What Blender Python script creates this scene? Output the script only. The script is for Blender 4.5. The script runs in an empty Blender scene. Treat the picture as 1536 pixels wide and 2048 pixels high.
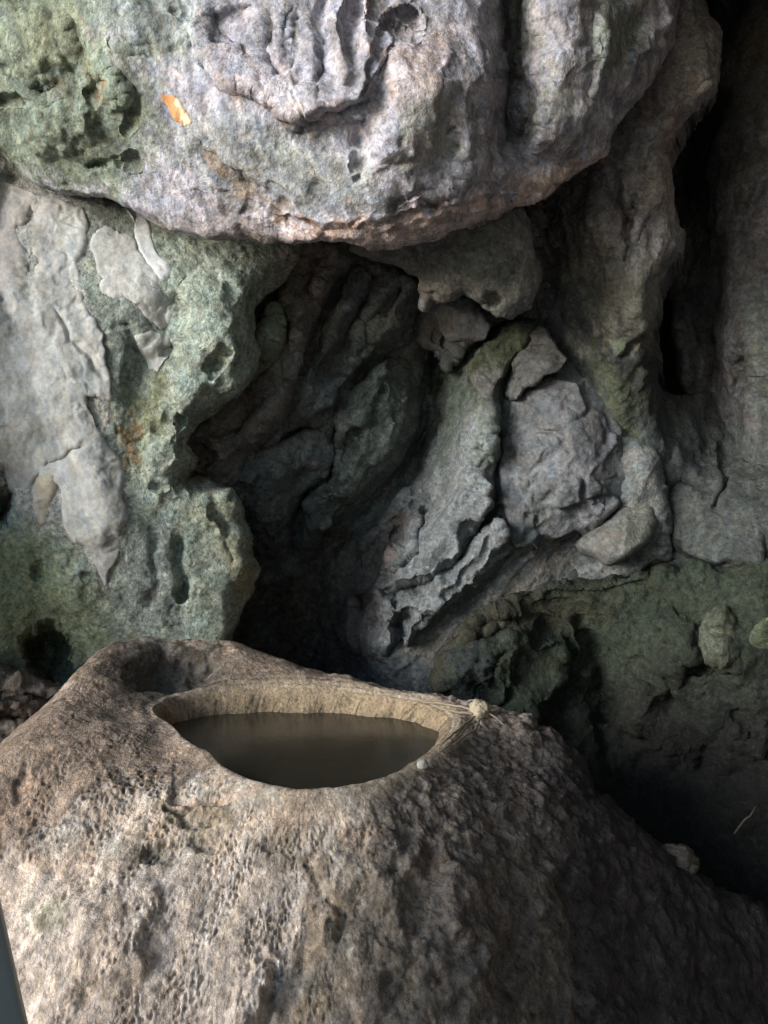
import bpy, math, random
import numpy as np

# ------------------------------------------------------------------ camera, sky, sun, exposure
SC = bpy.context.scene
COL = SC.collection
CAM_Z, F = 1.6, 1490.0            # eye height in metres, focal length in photo pixels (1536 x 2048)
cam_data = bpy.data.cameras.new('camera')
cam_data.sensor_fit = 'VERTICAL'
cam_data.sensor_height = 36.0
cam_data.lens = 36.0 * F / 2048.0
cam_data.clip_start = 0.08
cam_data.clip_end = 5000
cam = bpy.data.objects.new('camera', cam_data)
cam.location = (0, 0, CAM_Z)
cam.rotation_euler = (math.radians(90), 0, 0)
COL.objects.link(cam)
SC.camera = cam

SUN_AZ, SUN_EL = math.radians(-124), math.radians(11.5)   # daylight enters over the viewer's left shoulder
world = bpy.data.worlds.new('World')
SC.world = world
world.use_nodes = True
wn = world.node_tree
sky = wn.nodes.new('ShaderNodeTexSky')
sky.sky_type = 'NISHITA'
sky.sun_disc = False
sky.sun_elevation = SUN_EL
sky.sun_rotation = SUN_AZ
sky.dust_density = 0.5
sky.ozone_density = 2.0
wn.nodes['Background'].inputs['Strength'].default_value = 0.09
wn.links.new(sky.outputs[0], wn.nodes['Background'].inputs['Color'])

sun_data = bpy.data.lights.new('sun', 'SUN')
sun_data.energy = 1.3
sun_data.angle = math.radians(34)
sun_data.color = (1.0, 0.98, 0.955)
sun = bpy.data.objects.new('sun', sun_data)
# direction towards the sun: (sin az, cos az) on the ground plane
sx, sy, sz = math.sin(SUN_AZ) * math.cos(SUN_EL), math.cos(SUN_AZ) * math.cos(SUN_EL), math.sin(SUN_EL)
from mathutils import Vector
sun.rotation_euler = Vector((sx, sy, sz)).to_track_quat('Z', 'Y').to_euler()
sun.location = (-6, -8, 8)
COL.objects.link(sun)

SC.view_settings.view_transform = 'Standard'
SC.view_settings.look = 'None'
SC.view_settings.exposure = 2.2
SC.view_settings.gamma = 1.0
SC.view_settings.use_curve_mapping = False
SC.cycles.max_bounces = 6
SC.cycles.diffuse_bounces = 3
SC.cycles.glossy_bounces = 3
SC.cycles.use_denoising = True
SC.cycles.denoising_prefilter = 'NONE'

# ------------------------------------------------------------------ noise
_G = np.array([[1,1,0],[-1,1,0],[1,-1,0],[-1,-1,0],[1,0,1],[-1,0,1],[1,0,-1],[-1,0,-1],
               [0,1,1],[0,-1,1],[0,1,-1],[0,-1,-1],[1,1,0],[-1,1,0],[0,-1,1],[0,-1,-1]], np.float32)

def _hash(ix, iy, iz, seed):
    h = (ix.astype(np.uint32) * np.uint32(374761393) + iy.astype(np.uint32) * np.uint32(668265263)
         + iz.astype(np.uint32) * np.uint32(2147483647) + np.uint32((seed * 974711 + 12345) & 0xffffffff))
    h = (h ^ (h >> np.uint32(13))) * np.uint32(1274126177)
    return h ^ (h >> np.uint32(16))

_GX, _GY, _GZ = (np.ascontiguousarray(_G[:, k]) for k in range(3))
def perlin(p, seed=0):
    p = np.asarray(p, np.float32)
    x, y, z = (np.ascontiguousarray(p[:, k]) for k in range(3))
    fx, fy, fz = np.floor(x), np.floor(y), np.floor(z)
    ix, iy, iz = (v.astype(np.int32).astype(np.uint32) for v in (fx, fy, fz))
    x -= fx; y -= fy; z -= fz
    fade = lambda t: t * t * t * (t * (t * 6 - 15) + 10)
    u, v, w = fade(x), fade(y), fade(z)
    hx = [(ix + np.uint32(k)) * np.uint32(374761393) for k in (0, 1)]
    hy = [(iy + np.uint32(k)) * np.uint32(668265263) for k in (0, 1)]
    hz = [(iz + np.uint32(k)) * np.uint32(2147483647) + np.uint32((seed * 974711 + 12345) & 0xffffffff) for k in (0, 1)]
    def g(a, b, c):
        h = hx[a] + hy[b] + hz[c]
        h = (h ^ (h >> np.uint32(13))) * np.uint32(1274126177)
        h = ((h ^ (h >> np.uint32(16))) & np.uint32(15)).astype(np.intp)
        return _GX[h] * (x - a) + _GY[h] * (y - b) + _GZ[h] * (z - c)
    def lx(b, c):
        n0 = g(0, b, c); return n0 + u * (g(1, b, c) - n0)
    def ly(c):
        n0 = lx(0, c); return n0 + v * (lx(1, c) - n0)
    n0 = ly(0)
    return n0 + w * (ly(1) - n0)

def fbm(p, seed=0, octs=4, gain=0.5, ridged=False):
    out = np.zeros(len(p), np.float32); a = 1.0; s = 0.0
    for k in range(octs):
        n = perlin(p * (2.03 ** k) + 17.3 * k, seed + k)
        if ridged: n = 1 - 2.2 * np.abs(n)
        out += a * n; s += a; a *= gain
    return out / s

def worley(p, seed=0):
    """distance to the nearest and second nearest scattered point"""
    p = p.astype(np.float32)
    i = np.floor(p).astype(np.int32); f = p - i
    d1 = np.full(len(p), 9.0, np.float32); d2 = d1.copy()
    for dx in (-1, 0, 1):
        for dy in (-1, 0, 1):
            for dz in (-1, 0, 1):
                h = _hash(i[:, 0] + dx, i[:, 1] + dy, i[:, 2] + dz, seed)
                ox = (h & np.uint32(1023)).astype(np.float32) / 1023.0
                oy = ((h >> np.uint32(10)) & np.uint32(1023)).astype(np.float32) / 1023.0
                oz = ((h >> np.uint32(20)) & np.uint32(1023)).astype(np.float32) / 1023.0
                d = (f[:, 0] - dx - ox) ** 2 + (f[:, 1] - dy - oy) ** 2 + (f[:, 2] - dz - oz) ** 2
                d2 = np.minimum(d2, np.maximum(d, d1)); d1 = np.minimum(d1, d)
    return np.sqrt(d1), np.sqrt(d2)

def chips(p, seed=0):
    """broken facets: every scattered cell is a small tilted plane, creased where cells meet"""
    p = np.asarray(p, np.float32)
    i = np.floor(p).astype(np.int32); f = p - i
    d1 = np.full(len(p), 9.0, np.float32); d2 = d1.copy(); v = np.zeros(len(p), np.float32)
    for dx in (-1, 0, 1):
        for dy in (-1, 0, 1):
            for dz in (-1, 0, 1):
                h = _hash(i[:, 0] + dx, i[:, 1] + dy, i[:, 2] + dz, seed)
                o = [((h >> np.uint32(s)) & np.uint32(1023)).astype(np.float32) / 1023.0 for s in (0, 10, 20)]
                e = [f[:, 0] - dx - o[0], f[:, 1] - dy - o[1], f[:, 2] - dz - o[2]]
                d = e[0] ** 2 + e[1] ** 2 + e[2] ** 2
                val = e[0] * (o[1] * 2 - 1) + e[1] * (o[2] * 2 - 1) + e[2] * (o[0] * 2 - 1) + 0.6 * (o[0] - 0.5)
                w = d < d1
                d2 = np.where(w, d1, np.minimum(d2, d)); v = np.where(w, val, v); d1 = np.where(w, d, d1)
    return v * sstep(0.0, 0.16, np.sqrt(d2) - np.sqrt(d1))

def sstep(a, b, x):
    t = np.clip((x - a) / (b - a), 0, 1)
    return t * t * (3 - 2 * t)

# ------------------------------------------------------------------ plane geometry
def at(px, py, Y):
    """a point at distance Y in front of the eye, seen at photo position (px, py)"""
    return ((px - 768.0) / F * Y, Y, CAM_Z - (py - 1024.0) / F * Y)

def rough(poly, closed=True, levels=2, amt=0.10, seed=1, maxamp=9.0):
    """break straight traced runs into uneven rocky ones (midpoint displacement)"""
    rng = random.Random(seed)
    pts = [tuple(map(float, p)) for p in poly]
    for _ in range(levels):
        new = []
        n = len(pts)
        for k in range(n if closed else n - 1):
            a, b = pts[k], pts[(k + 1) % n]
            L = math.hypot(b[0] - a[0], b[1] - a[1])
            o = rng.uniform(-1, 1) * min(amt * L, maxamp)
            new.append(a)
            if L > 5:
                new.append(((a[0] + b[0]) / 2 - (b[1] - a[1]) / (L + 1e-9) * o, (a[1] + b[1]) / 2 + (b[0] - a[0]) / (L + 1e-9) * o))
        if not closed: new.append(pts[-1])
        pts = new
    return np.array(pts, np.float32)

def line_dist(q, pts, closed=False):
    """distance to a polyline, side (+ = right hand of travel as seen), nearest point, position along 0..1"""
    n = len(pts)
    best = np.full(len(q), 1e18, np.float32); side = np.ones(len(q), np.float32)
    near = np.zeros((len(q), 2), np.float32); along = np.zeros(len(q), np.float32)
    m = n if closed else n - 1
    for k in range(m):
        a = pts[k]; b = pts[(k + 1) % n]; ab = b - a
        L2 = float(ab @ ab) + 1e-12
        t = np.clip(((q[:, 0] - a[0]) * ab[0] + (q[:, 1] - a[1]) * ab[1]) / L2, 0, 1)
        cx = a[0] + t * ab[0]; cy = a[1] + t * ab[1]
        d = (q[:, 0] - cx) ** 2 + (q[:, 1] - cy) ** 2
        w = d < best
        best[w] = d[w]; near[w, 0] = cx[w]; near[w, 1] = cy[w]; along[w] = (k + t[w]) / m
        cr = ab[0] * (q[:, 1] - a[1]) - ab[1] * (q[:, 0] - a[0])
        side[w] = np.sign(cr[w])
    return np.sqrt(best), side, near, along

def inside(q, pts):
    c = np.zeros(len(q), bool); n = len(pts); j = n - 1
    for k in range(n):
        xi, yi = pts[k]; xj, yj = pts[j]
        if yi != yj:
            cond = ((yi > q[:, 1]) != (yj > q[:, 1])) & (q[:, 0] < (xj - xi) * (q[:, 1] - yi) / (yj - yi) + xi)
            c ^= cond
        j = k
    return c

def poly_sd(q, pts):
    d, _, near, _ = line_dist(q, pts, True)
    return np.where(inside(q, pts), d, -d), near

class Tps:
    """smooth surface through scattered (x, y, value) points"""
    def __init__(self, pts, lam=0.0):
        P = np.array(pts, np.float64); self.c = P[:, :2]; self.s = max(np.ptp(P[:, 0]), np.ptp(P[:, 1]), 1e-6)
        c = self.c / self.s; n = len(P)
        K = self._k(np.linalg.norm(c[:, None] - c[None], axis=2)) + lam * np.eye(n)
        A = np.zeros((n + 3, n + 3)); A[:n, :n] = K; A[:n, n] = 1; A[:n, n + 1:] = c
        A[n, :n] = 1; A[n + 1:, :n] = c.T
        self.w = np.linalg.solve(A, np.concatenate([P[:, 2], np.zeros(3)]))
    @staticmethod
    def _k(r):
        return r * r * np.log(r + 1e-9)
    def __call__(self, q):
        q = np.asarray(q, np.float64) / self.s; c = self.c / self.s; n = len(c)
        out = self.w[n] + q @ self.w[n + 1:]
        for k in range(n):
            out += self.w[k] * self._k(np.hypot(q[:, 0] - c[k, 0], q[:, 1] - c[k, 1]))
        return out

def relief(q, strokes, seed=0):
    """traced cracks, crests, ledges, bulges and hollows -> height towards the viewer in metres"""
    h = np.zeros(len(q), np.float32)
    for n, s in enumerate(strokes):
        kind = s[0]
        if kind in ('bulge', 'hollow'):
            _, (cx, cy, rx, ry, ang), a = s[:3]
            ca, sa = math.cos(math.radians(ang)), math.sin(math.radians(ang))
            u = ((q[:, 0] - cx) * ca + (q[:, 1] - cy) * sa) / rx; v = (-(q[:, 0] - cx) * sa + (q[:, 1] - cy) * ca) / ry
            r = u * u + v * v
            near = np.where(r < 2.2)[0]
            if len(near):
                qn = np.column_stack([q[near], np.full(len(near), n * 3.1)]) / (0.55 * min(rx, ry) + 4)
                r[near] = r[near] + 0.6 * fbm(qn, seed + n, 2)
            g = np.clip(1 - r, 0, 1)
            g = g * g * (3 - 2 * g) if len(s) < 4 else np.sqrt(g)
            h += a * g if kind == 'bulge' else -a * g
            continue
        if kind == 'plate':           # a whole area standing proud, crisp along some of its edge and melting away elsewhere
            _, pts, w, a = s[:4]
            P = rough(pts, True, 2, 0.10, seed + n, 8)
            sel = np.where((q[:, 0] > P[:, 0].min()) & (q[:, 0] < P[:, 0].max()) & (q[:, 1] > P[:, 1].min()) & (q[:, 1] < P[:, 1].max()))[0]
            if not len(sel): continue
            sd, _ = poly_sd(q[sel], P)
            vy = np.clip(1 + 2.2 * fbm(np.column_stack([q[sel], np.full(len(sel), 7.0 * n)]) / 70, seed + n, 2), 0.3, 2.4)
            t = np.clip(sd / (w * vy), 0, 1); g = 0.45 * np.sqrt(np.clip(1 - (1 - t) ** 2, 0, 1)) + 0.55 * np.minimum(t * 1.25, 1)
            if len(s) > 4:            # fades to nothing from the first point towards the second
                (ax, ay), (bx, by) = s[4]
                tt = ((q[sel, 0] - ax) * (bx - ax) + (q[sel, 1] - ay) * (by - ay)) / ((bx - ax) ** 2 + (by - ay) ** 2)
                g = g * (1 - sstep(0, 1, tt))
            h[sel] += a * g
            continue
        _, pts, w, a = s[:4]
        P = rough(pts, False, 2, 0.10, seed + n, 7)
        ext = 4.5 * w
        sel = np.where((q[:, 0] > P[:, 0].min() - ext) & (q[:, 0] < P[:, 0].max() + ext) &
                       (q[:, 1] > P[:, 1].min() - ext) & (q[:, 1] < P[:, 1].max() + ext))[0]
        if not len(sel): continue
        d, side, _, t = line_dist(q[sel], P)
        fade = sstep(0.0, 0.14, t) * sstep(0.0, 0.14, 1 - t)
        if len(s) > 4: fade = np.ones_like(t)
        if kind == 'crack': h[sel] -= a * np.exp(-(d / w) ** 2) * fade
        elif kind == 'groove': h[sel] -= a * np.exp(-(d / w)) * fade
        elif kind == 'ridge': h[sel] += a * np.exp(-d / w) * fade
        elif kind == 'fold': h[sel] += a * np.exp(-(d / w) ** 2) * fade
        elif kind == 'step':          # the right-hand side of travel stands proud and dies away
            h[sel] += a * np.exp(-d / w) * sstep(-3 - 60 * abs(a), 3 + 60 * abs(a), d * side) * fade
    return h

# ------------------------------------------------------------------ mesh building
def vert_normals(V, Q):
    n = np.zeros_like(V)
    a, b, c, d = (V[Q[:, k]] for k in range(4))
    fn = np.cross(c - a, d - b)
    for k in range(4):
        for j in range(3):
            n[:, j] += np.bincount(Q[:, k], fn[:, j], len(V))
    return n / (np.linalg.norm(n, axis=1, keepdims=True) + 1e-12)

def link_mesh(name, V, Q, mat, tint=None, parent=None, origin=None, smooth=True):
    """quads -> one mesh object whose origin is at its base"""
    V = np.asarray(V, np.float64)
    if origin is None:
        origin = np.array([(V[:, 0].min() + V[:, 0].max()) / 2, (V[:, 1].min() + V[:, 1].max()) / 2, V[:, 2].min()])
    else: origin = np.array(origin, float)
    me = bpy.data.meshes.new(name)
    me.vertices.add(len(V)); me.vertices.foreach_set('co', (V - origin).astype(np.float32).ravel())
    me.loops.add(Q.size); me.loops.foreach_set('vertex_index', Q.astype(np.int32).ravel())
    me.polygons.add(len(Q))
    me.polygons.foreach_set('loop_start', np.arange(0, Q.size, Q.shape[1], dtype=np.int32))
    me.polygons.foreach_set('use_smooth', np.full(len(Q), smooth, bool))
    me.update(calc_edges=True); me.validate()
    if tint is not None:
        at_ = me.attributes.new('tint', 'FLOAT_COLOR', 'POINT')
        c = np.ones((len(V), 4), np.float32); c[:, :tint.shape[1]] = tint
        at_.data.foreach_set('color', c.ravel())
    me.materials.append(mat)
    o = bpy.data.objects.new(name, me); COL.objects.link(o)
    o.location = origin
    if parent is not None:
        o.parent = parent
        o.location = Vector(origin) - parent.location
    return o

def tag(o, label=None, cat=None, group=None, kind=None):
    if label: o['label'] = label
    if cat: o['category'] = cat
    if group: o['group'] = group
    if kind: o['kind'] = kind
    return o

def displace(W, layers, seed):
    """layers: (kind, size m, height m[, (direction, stretch)])"""
    h = np.zeros(len(W), np.float32)
    calm = 0.18 + 1.0 * sstep(-0.22, 0.28, fbm(W / 0.22, seed + 900, 3))     # smooth places and rough places
    for k, L in enumerate(layers):
        kind, size, amp = L[:3]
        if size < 0.1: amp = amp * calm
        P = W
        if len(L) > 3:
            dvec, st = L[3]; dv = np.array(dvec, float); dv /= np.linalg.norm(dv)
            P = W - np.outer(W @ dv, dv) * (1 - 1 / st)
        P = P / size + 3.7 * k
        if kind == 'fbm': h += amp * 1.6 * fbm(P, seed + 31 * k, 4)
        elif kind == 'soft': h += amp * 1.6 * fbm(P, seed + 31 * k, 2)
        elif kind == 'ridged': h += amp * fbm(P, seed + 31 * k, 3, ridged=True)
        elif kind == 'scallop':
            P = P + 0.35 * np.stack([perlin(P * 1.3 + 9, seed), perlin(P * 1.3 + 19, seed), perlin(P * 1.3 + 29, seed)], 1)
            d1, d2 = worley(P, seed + 7 * k); h += amp * (np.minimum(d1 ** 2 * 1.6, 1.0) - 0.4)
        elif kind == 'pits':
            d1, d2 = worley(P, seed + 7 * k)
            m = sstep(-0.1, 0.25, perlin(P * 0.25 + 5, seed + 3))
            h -= amp * m * np.clip(1 - (d1 / 0.42) ** 2, 0, 1)
        elif kind == 'chips':
            P = P + 0.3 * np.stack([perlin(P * 1.1 + 9, seed), perlin(P * 1.1 + 19, seed), perlin(P * 1.1 + 29, seed)], 1)
            h += amp * 1.6 * chips(P, seed + 7 * k)
        elif kind == 'facet':
            d1, d2 = worley(P + 0.25 * np.stack([perlin(P + 9, seed), perlin(P + 19, seed), perlin(P + 29, seed)], 1), seed + 7 * k)
            h += amp * np.minimum((d2 - d1) * 2.2, 1.0)
    return h

def paint(q, W, base, patches, seed, mottle=1.0, streak=None):
    """tint of the stone"""
    b0, b1 = base
    m = sstep(-0.35, 0.35, fbm(W / 0.16, seed + 5, 4))[:, None]
    c = np.array(b0)[None] * (1 - m) + np.array(b1)[None] * m
    hue = fbm(W / 0.09, seed + 15, 3)[:, None]
    c = c * (1 + mottle * hue * np.array((0.22, 0.0, -0.16))[None])
    wob = fbm(W / 0.06, seed + 77, 4); wob2 = fbm(W / 0.02, seed + 79, 2)
    for k, (pts, colr, soft, amt) in enumerate(patches):
        P = np.array(pts, np.float32)
        ext = soft * 2 + 60
        sel = np.where((q[:, 0] > P[:, 0].min() - ext) & (q[:, 0] < P[:, 0].max() + ext) &
                       (q[:, 1] > P[:, 1].min() - ext) & (q[:, 1] < P[:, 1].max() + ext))[0]
        if not len(sel): continue
        sd, _ = poly_sd(q[sel], P)
        f = sstep(-soft, soft, sd + (wob[sel] * 1.4 + wob2[sel] * 0.5) * min(55, soft * 2.2 + 10))[:, None] * amt
        c[sel] = c[sel] * (1 - f) + np.array(colr)[None] * f
    if streak:                    # mineral drip stains running down the stone
        dv = np.array(streak[0], float); dv /= np.linalg.norm(dv)
        S = W - np.outer(W @ dv, dv) * 0.86
        S = S + 0.02 * np.stack([perlin(W / 0.08 + 5 * k, seed + 61 + k) for k in range(3)], 1)
        f = fbm(S / 0.055, seed + 64, 4)
        c = c * (1 + streak[1] * 1.8 * f)[:, None] * (1 + streak[1] * 0.5 * fbm(S / 0.03, seed + 67, 2)[:, None] * np.array((0.6, 0.1, -0.6))[None])
    # weathering: blotches, pale lichen specks and dark spots that belong to the surface
    c = c * (1 + mottle * 0.9 * fbm(W / 0.035, seed + 21, 4))[:, None]
    s1 = sstep(0.30, 0.50, fbm(W / 0.013, seed + 23, 2))[:, None] * 0.45 * mottle
    c = c * (1 - s1) + (c * 1.7 + 0.02) * s1
    s2 = sstep(0.34, 0.52, fbm(W / 0.016, seed + 25, 2))[:, None] * 0.6 * mottle
    return np.clip(c * (1 - s2), 0.01, 0.85)

SPACING = 3.0
DEPTH = {}
def rock(name, outline, ctrl, label=None, cat='rock', strokes=(), layers=(), base=None, patches=(), mat=None,
         roll=(40, 0.10), back=0.5, seed=1, spacing=None, parent=None, lift=None, jag=0.08, group=None, kind='thing', warp=7.0, gain=1.0, mottle=0.9, streak=None):
    """one rock mass with a traced outline at its own distances, edges that turn away, and sides that run back"""
    sp = spacing or SPACING
    O = rough(outline, True, 2, jag, seed)
    x0, y0 = O.min(0) - 2 * sp; x1, y1 = O.max(0) + 2 * sp
    gx = np.arange(x0, x1, sp, dtype=np.float32); gy = np.arange(y0, y1, sp, dtype=np.float32)
    X, Y = np.meshgrid(gx, gy); nx, ny = len(gx), len(gy)
    q = np.stack([X.ravel(), Y.ravel()], 1)
    sd, near = poly_sd(q, O)
    I = np.arange(nx * ny).reshape(ny, nx)
    Q = np.stack([I[:-1, :-1], I[1:, :-1], I[1:, 1:], I[:-1, 1:]], -1).reshape(-1, 4)
    ins = sd > 0
    keep = ins[Q].sum(1) >= 2
    Q = Q[keep]
    used = np.unique(Q); remap = np.full(nx * ny, -1); remap[used] = np.arange(len(used))
    Q = remap[Q]; q = q[used]; sd = sd[used]; near = near[used]
    out = sd < 0
    q[out] = near[out]; sd = np.maximum(sd, 0)
    # depth of the mass
    qs = np.column_stack([q, np.zeros(len(q))])
    host = None
    if lift is not None:          # a crust lying on another rock follows that rock's own surface
        host = DEPTH[lift[0]]
        hw = q + host['warp'] * np.stack([fbm(qs / 45, host['seed'] + 3, 3), fbm(qs / 45 + 40, host['seed'] + 4, 3)], 1) * 1.6
        depth = host['tp'](q) - relief(hw, host['strokes'], host['seed'] * 13) * lift[2]
    else:
        tp = Tps(ctrl, 1e-6); depth = tp(q); DEPTH[name] = dict(tp=tp, strokes=strokes, seed=seed, warp=warp, layers=layers)
    R, D = roll
    vary = np.clip(1.0 + 1.7 * fbm(qs / 90, seed + 8, 3), 0.25, 2.0)
    e = 1 - np.clip(sd / (R * vary), 0, 1)
    depth = depth + D * np.sqrt(vary) * (1 - np.sqrt(np.clip(1 - e ** 2, 0, 1)))
    wq = q + warp * np.stack([fbm(qs / 45, seed + 3, 3), fbm(qs / 45 + 40, seed + 4, 3)], 1) * 1.6
    depth = depth - gain * relief(wq, strokes, seed * 13)
    # sides: extrude the open border backwards and inwards
    E = np.concatenate([Q[:, [0, 1]], Q[:, [1, 2]], Q[:, [2, 3]], Q[:, [3, 0]]])
    key = np.sort(E, 1); code = key[:, 0].astype(np.int64) * len(q) + key[:, 1]
    u, cnt = np.unique(code, return_counts=True)
    be = E[np.isin(code, u[cnt == 1])]
    bv = np.unique(be)
    cx = q.mean(0)
    W = np.stack([(q[:, 0] - 768) / F * depth, depth, CAM_Z - (q[:, 1] - 1024) / F * depth], 1)
    cen = W.mean(0)
    rings = [W]; qq = [q]; quads = [Q]; prev = {}
    idx_prev = np.full(len(q), -1); idx_prev[bv] = bv
    tot = len(q)
    ray = W[bv] - np.array([0, 0, CAM_Z]); ray /= np.linalg.norm(ray, axis=1, keepdims=True)
    inw = cen[None] - W[bv]; inw[:, 1] = 0
    inw /= np.linalg.norm(inw, axis=1, keepdims=True) + 1e-9
    for f_, g_ in ((0.06, 0.01), (0.16, 0.02), (0.34, 0.05), (0.62, 0.12), (1.0, 0.24)):
        ring = W[bv] + ray * back * f_ + inw * back * g_
        idx = np.full(len(q), -1); idx[bv] = tot + np.arange(len(bv)); tot += len(bv)
        quads.append(np.stack([be[:, 1] * 0 + idx_prev[be[:, 1]], idx_prev[be[:, 0]], idx[be[:, 0]], idx[be[:, 1]]], 1))
        rings.append(ring); qq.append(q[bv]); idx_prev = idx
    W = np.concatenate(rings); Q = np.concatenate(quads); qall = np.concatenate(qq)
    N = vert_normals(W, Q)
    h = displace(W, layers, seed * 101)
    if host: h = h + lift[1] + displace(W, [(L[0], L[1], L[2] * (1.0 if L[1] > 0.3 else lift[2])) + tuple(L[3:]) for L in host['layers'] if L[1] >= 0.06], host['seed'] * 101)
    W = W + N * h[:, None]
    wq = np.concatenate([wq] + [wq[bv]] * 5)
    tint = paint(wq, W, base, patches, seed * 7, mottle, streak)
    o = link_mesh(name, W, Q, mat, tint, parent)
    if parent is None:
        tag(o, label, cat, group, kind)
    elif label: o['label'] = label
    return o

# ------------------------------------------------------------------ materials
def new_mat(name):
    m = bpy.data.materials.new(name); m.use_nodes = True
    nt = m.node_tree; b = nt.nodes['Principled BSDF']
    return m, nt, b

def stone(name, rough_=0.85, speck=0.35, bump=0.5, pit=0.0, pit_scale=70, spec=0.3, grain=60):
    """mesh colour 'tint' broken up by mineral grain, with relief finer than the mesh"""
    m, nt, b = new_mat(name)
    N, L = nt.nodes, nt.links
    tc = N.new('ShaderNodeTexCoord'); src = tc.outputs['Object']
    att = N.new('ShaderNodeAttribute'); att.attribute_name = 'tint'
    def noise(scale, det, rg=0.65):
        n = N.new('ShaderNodeTexNoise'); n.inputs['Scale'].default_value = scale; n.inputs['Detail'].default_value = det
        n.inputs['Roughness'].default_value = rg; L.new(src, n.inputs['Vector']); return n
    def ramp(sock, a, b_, lo, hi):
        r = N.new('ShaderNodeMapRange'); r.inputs['From Min'].default_value = a; r.inputs['From Max'].default_value = b_
        r.inputs['To Min'].default_value = lo; r.inputs['To Max'].default_value = hi
        L.new(sock, r.inputs['Value']); return r.outputs[0]
    n2 = noise(grain, 5, 0.72)
    mix = N.new('ShaderNodeVectorMath'); mix.operation = 'SCALE'
    L.new(att.outputs['Color'], mix.inputs[0]); L.new(ramp(n2.outputs['Fac'], 0.3, 0.7, 1 - speck, 1 + speck), mix.inputs['Scale'])
    L.new(mix.outputs[0], b.inputs['Base Color'])
    b.inputs['Roughness'].default_value = rough_
    b.inputs['Specular IOR Level'].default_value = spec
    n5 = noise(55, 5, 0.7)
    hgt = ramp(n5.outputs['Fac'], 0, 1, 0, 0.02)
    if pit:
        vo = N.new('ShaderNodeTexVoronoi'); vo.inputs['Scale'].default_value = pit_scale; vo.inputs['Randomness'].default_value = 1.0
        L.new(src, vo.inputs['Vector'])
        ad = N.new('ShaderNodeMath'); ad.operation = 'ADD'; L.new(hgt, ad.inputs[0]); L.new(ramp(vo.outputs['Distance'], 0.1, 0.5, -0.010 * pit, 0), ad.inputs[1]); hgt = ad.outputs[0]
    bp = N.new('ShaderNodeBump'); bp.inputs['Strength'].default_value = bump; bp.inputs['Distance'].default_value = 1.0
    L.new(hgt, bp.inputs['Height']); L.new(bp.outputs[0], b.inputs['Normal'])
    return m

M_lime = stone('weathered_limestone', 0.8, 0.55, 0.75)
M_moss = stone('algae_covered_limestone', 0.9, 0.65, 0.9)
M_dark = stone('dark_limestone', 0.7, 0.55, 0.75)  # dark tone sits in the tints, lowered for shade in the recess
M_crust = stone('calcite_crust', 0.75, 0.22, 0.3)
M_tan = stone('pitted_flowstone', 0.8, 0.50, 0.8, grain=75)
M_slab = stone('smooth_grey_limestone', 0.75, 0.40, 0.6)
# ------------------------------------------------------------------ stone colours (albedo)
GREY = (0.26, 0.26, 0.275); LILAC = (0.33, 0.315, 0.34); PALE = (0.47, 0.465, 0.44); PINK = (0.50, 0.405, 0.385)
MOSS = (0.185, 0.225, 0.165); MOSSL = (0.26, 0.315, 0.265); DKGREEN = (0.10, 0.125, 0.075); OLIVE = (0.24, 0.25, 0.15)
BROWN = (0.20, 0.16, 0.135); UMBER = (0.12, 0.095, 0.08); TAN = (0.40, 0.32, 0.245); SLATE = (0.20, 0.205, 0.215)
BLUEG = (0.15, 0.165, 0.175); RUST = (0.27, 0.15, 0.065); ORANGE = (0.72, 0.30, 0.09)

# ------------------------------------------------------------------ ground
def ground():
    n = 160
    a = np.concatenate([-np.geomspace(400, 4.0, 40), np.linspace(-3.9, 3.9, 110), np.geomspace(4.0, 400, 40)])
    X, Y = np.meshgrid(a, a + 1.5); W = np.stack([X.ravel(), Y.ravel(), np.zeros(X.size)], 1)
    near = np.exp(-(np.hypot(W[:, 0], W[:, 1] - 1.5) / 6) ** 2)
    W[:, 2] = (0.10 * fbm(W / 0.9, 3, 5) + 0.03 * fbm(W / 0.25, 9, 3)) * near - 0.05
    m = len(a); I = np.arange(m * m).reshape(m, m)
    Q = np.stack([I[:-1, :-1], I[:-1, 1:], I[1:, 1:], I[1:, :-1]], -1).reshape(-1, 4)
    t = sstep(-0.3, 0.3, fbm(W / 0.7, 4, 4))[:, None]
    c = np.array((0.15, 0.12, 0.095)) * (1 - t) + np.array((0.25, 0.20, 0.15)) * t
    o = link_mesh('ground', W, Q, M_lime, c, origin=(0, 0, 0)); tag(o, kind='structure')
ground()

# ------------------------------------------------------------------ rear of the cave, seen in the gaps between the rocks
o = rock('cave_wall', [(-800, -900), (2300, -900), (2400, 2300), (-800, 2300)],
     [(-780, -800, 2.4), (-780, 300, 2.5), (-780, 1200, 2.5), (-780, 2200, 2.6), (-300, 300, 4.0), (-300, 1400, 4.2), (0, -800, 2.6), (768, -850, 2.6), (1500, -850, 2.7), (2250, -800, 2.6), (0, 0, 4.4), (768, 0, 4.9), (768, 800, 5.3), (600, 1200, 5.4), (1400, 300, 4.8), (1500, 1000, 4.6),
      (2250, 300, 2.7), (2300, 1200, 2.7), (2350, 2250, 2.7), (1800, 600, 3.9), (768, 2200, 4.6), (0, 2000, 4.2)],
     None, None, layers=[('soft', 0.9, 0.20), ('ridged', 0.35, 0.05), ('fbm', 0.1, 0.02)], base=(UMBER, BROWN), mat=M_dark, seed=2, spacing=18, back=0.2, kind='structure')

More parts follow.
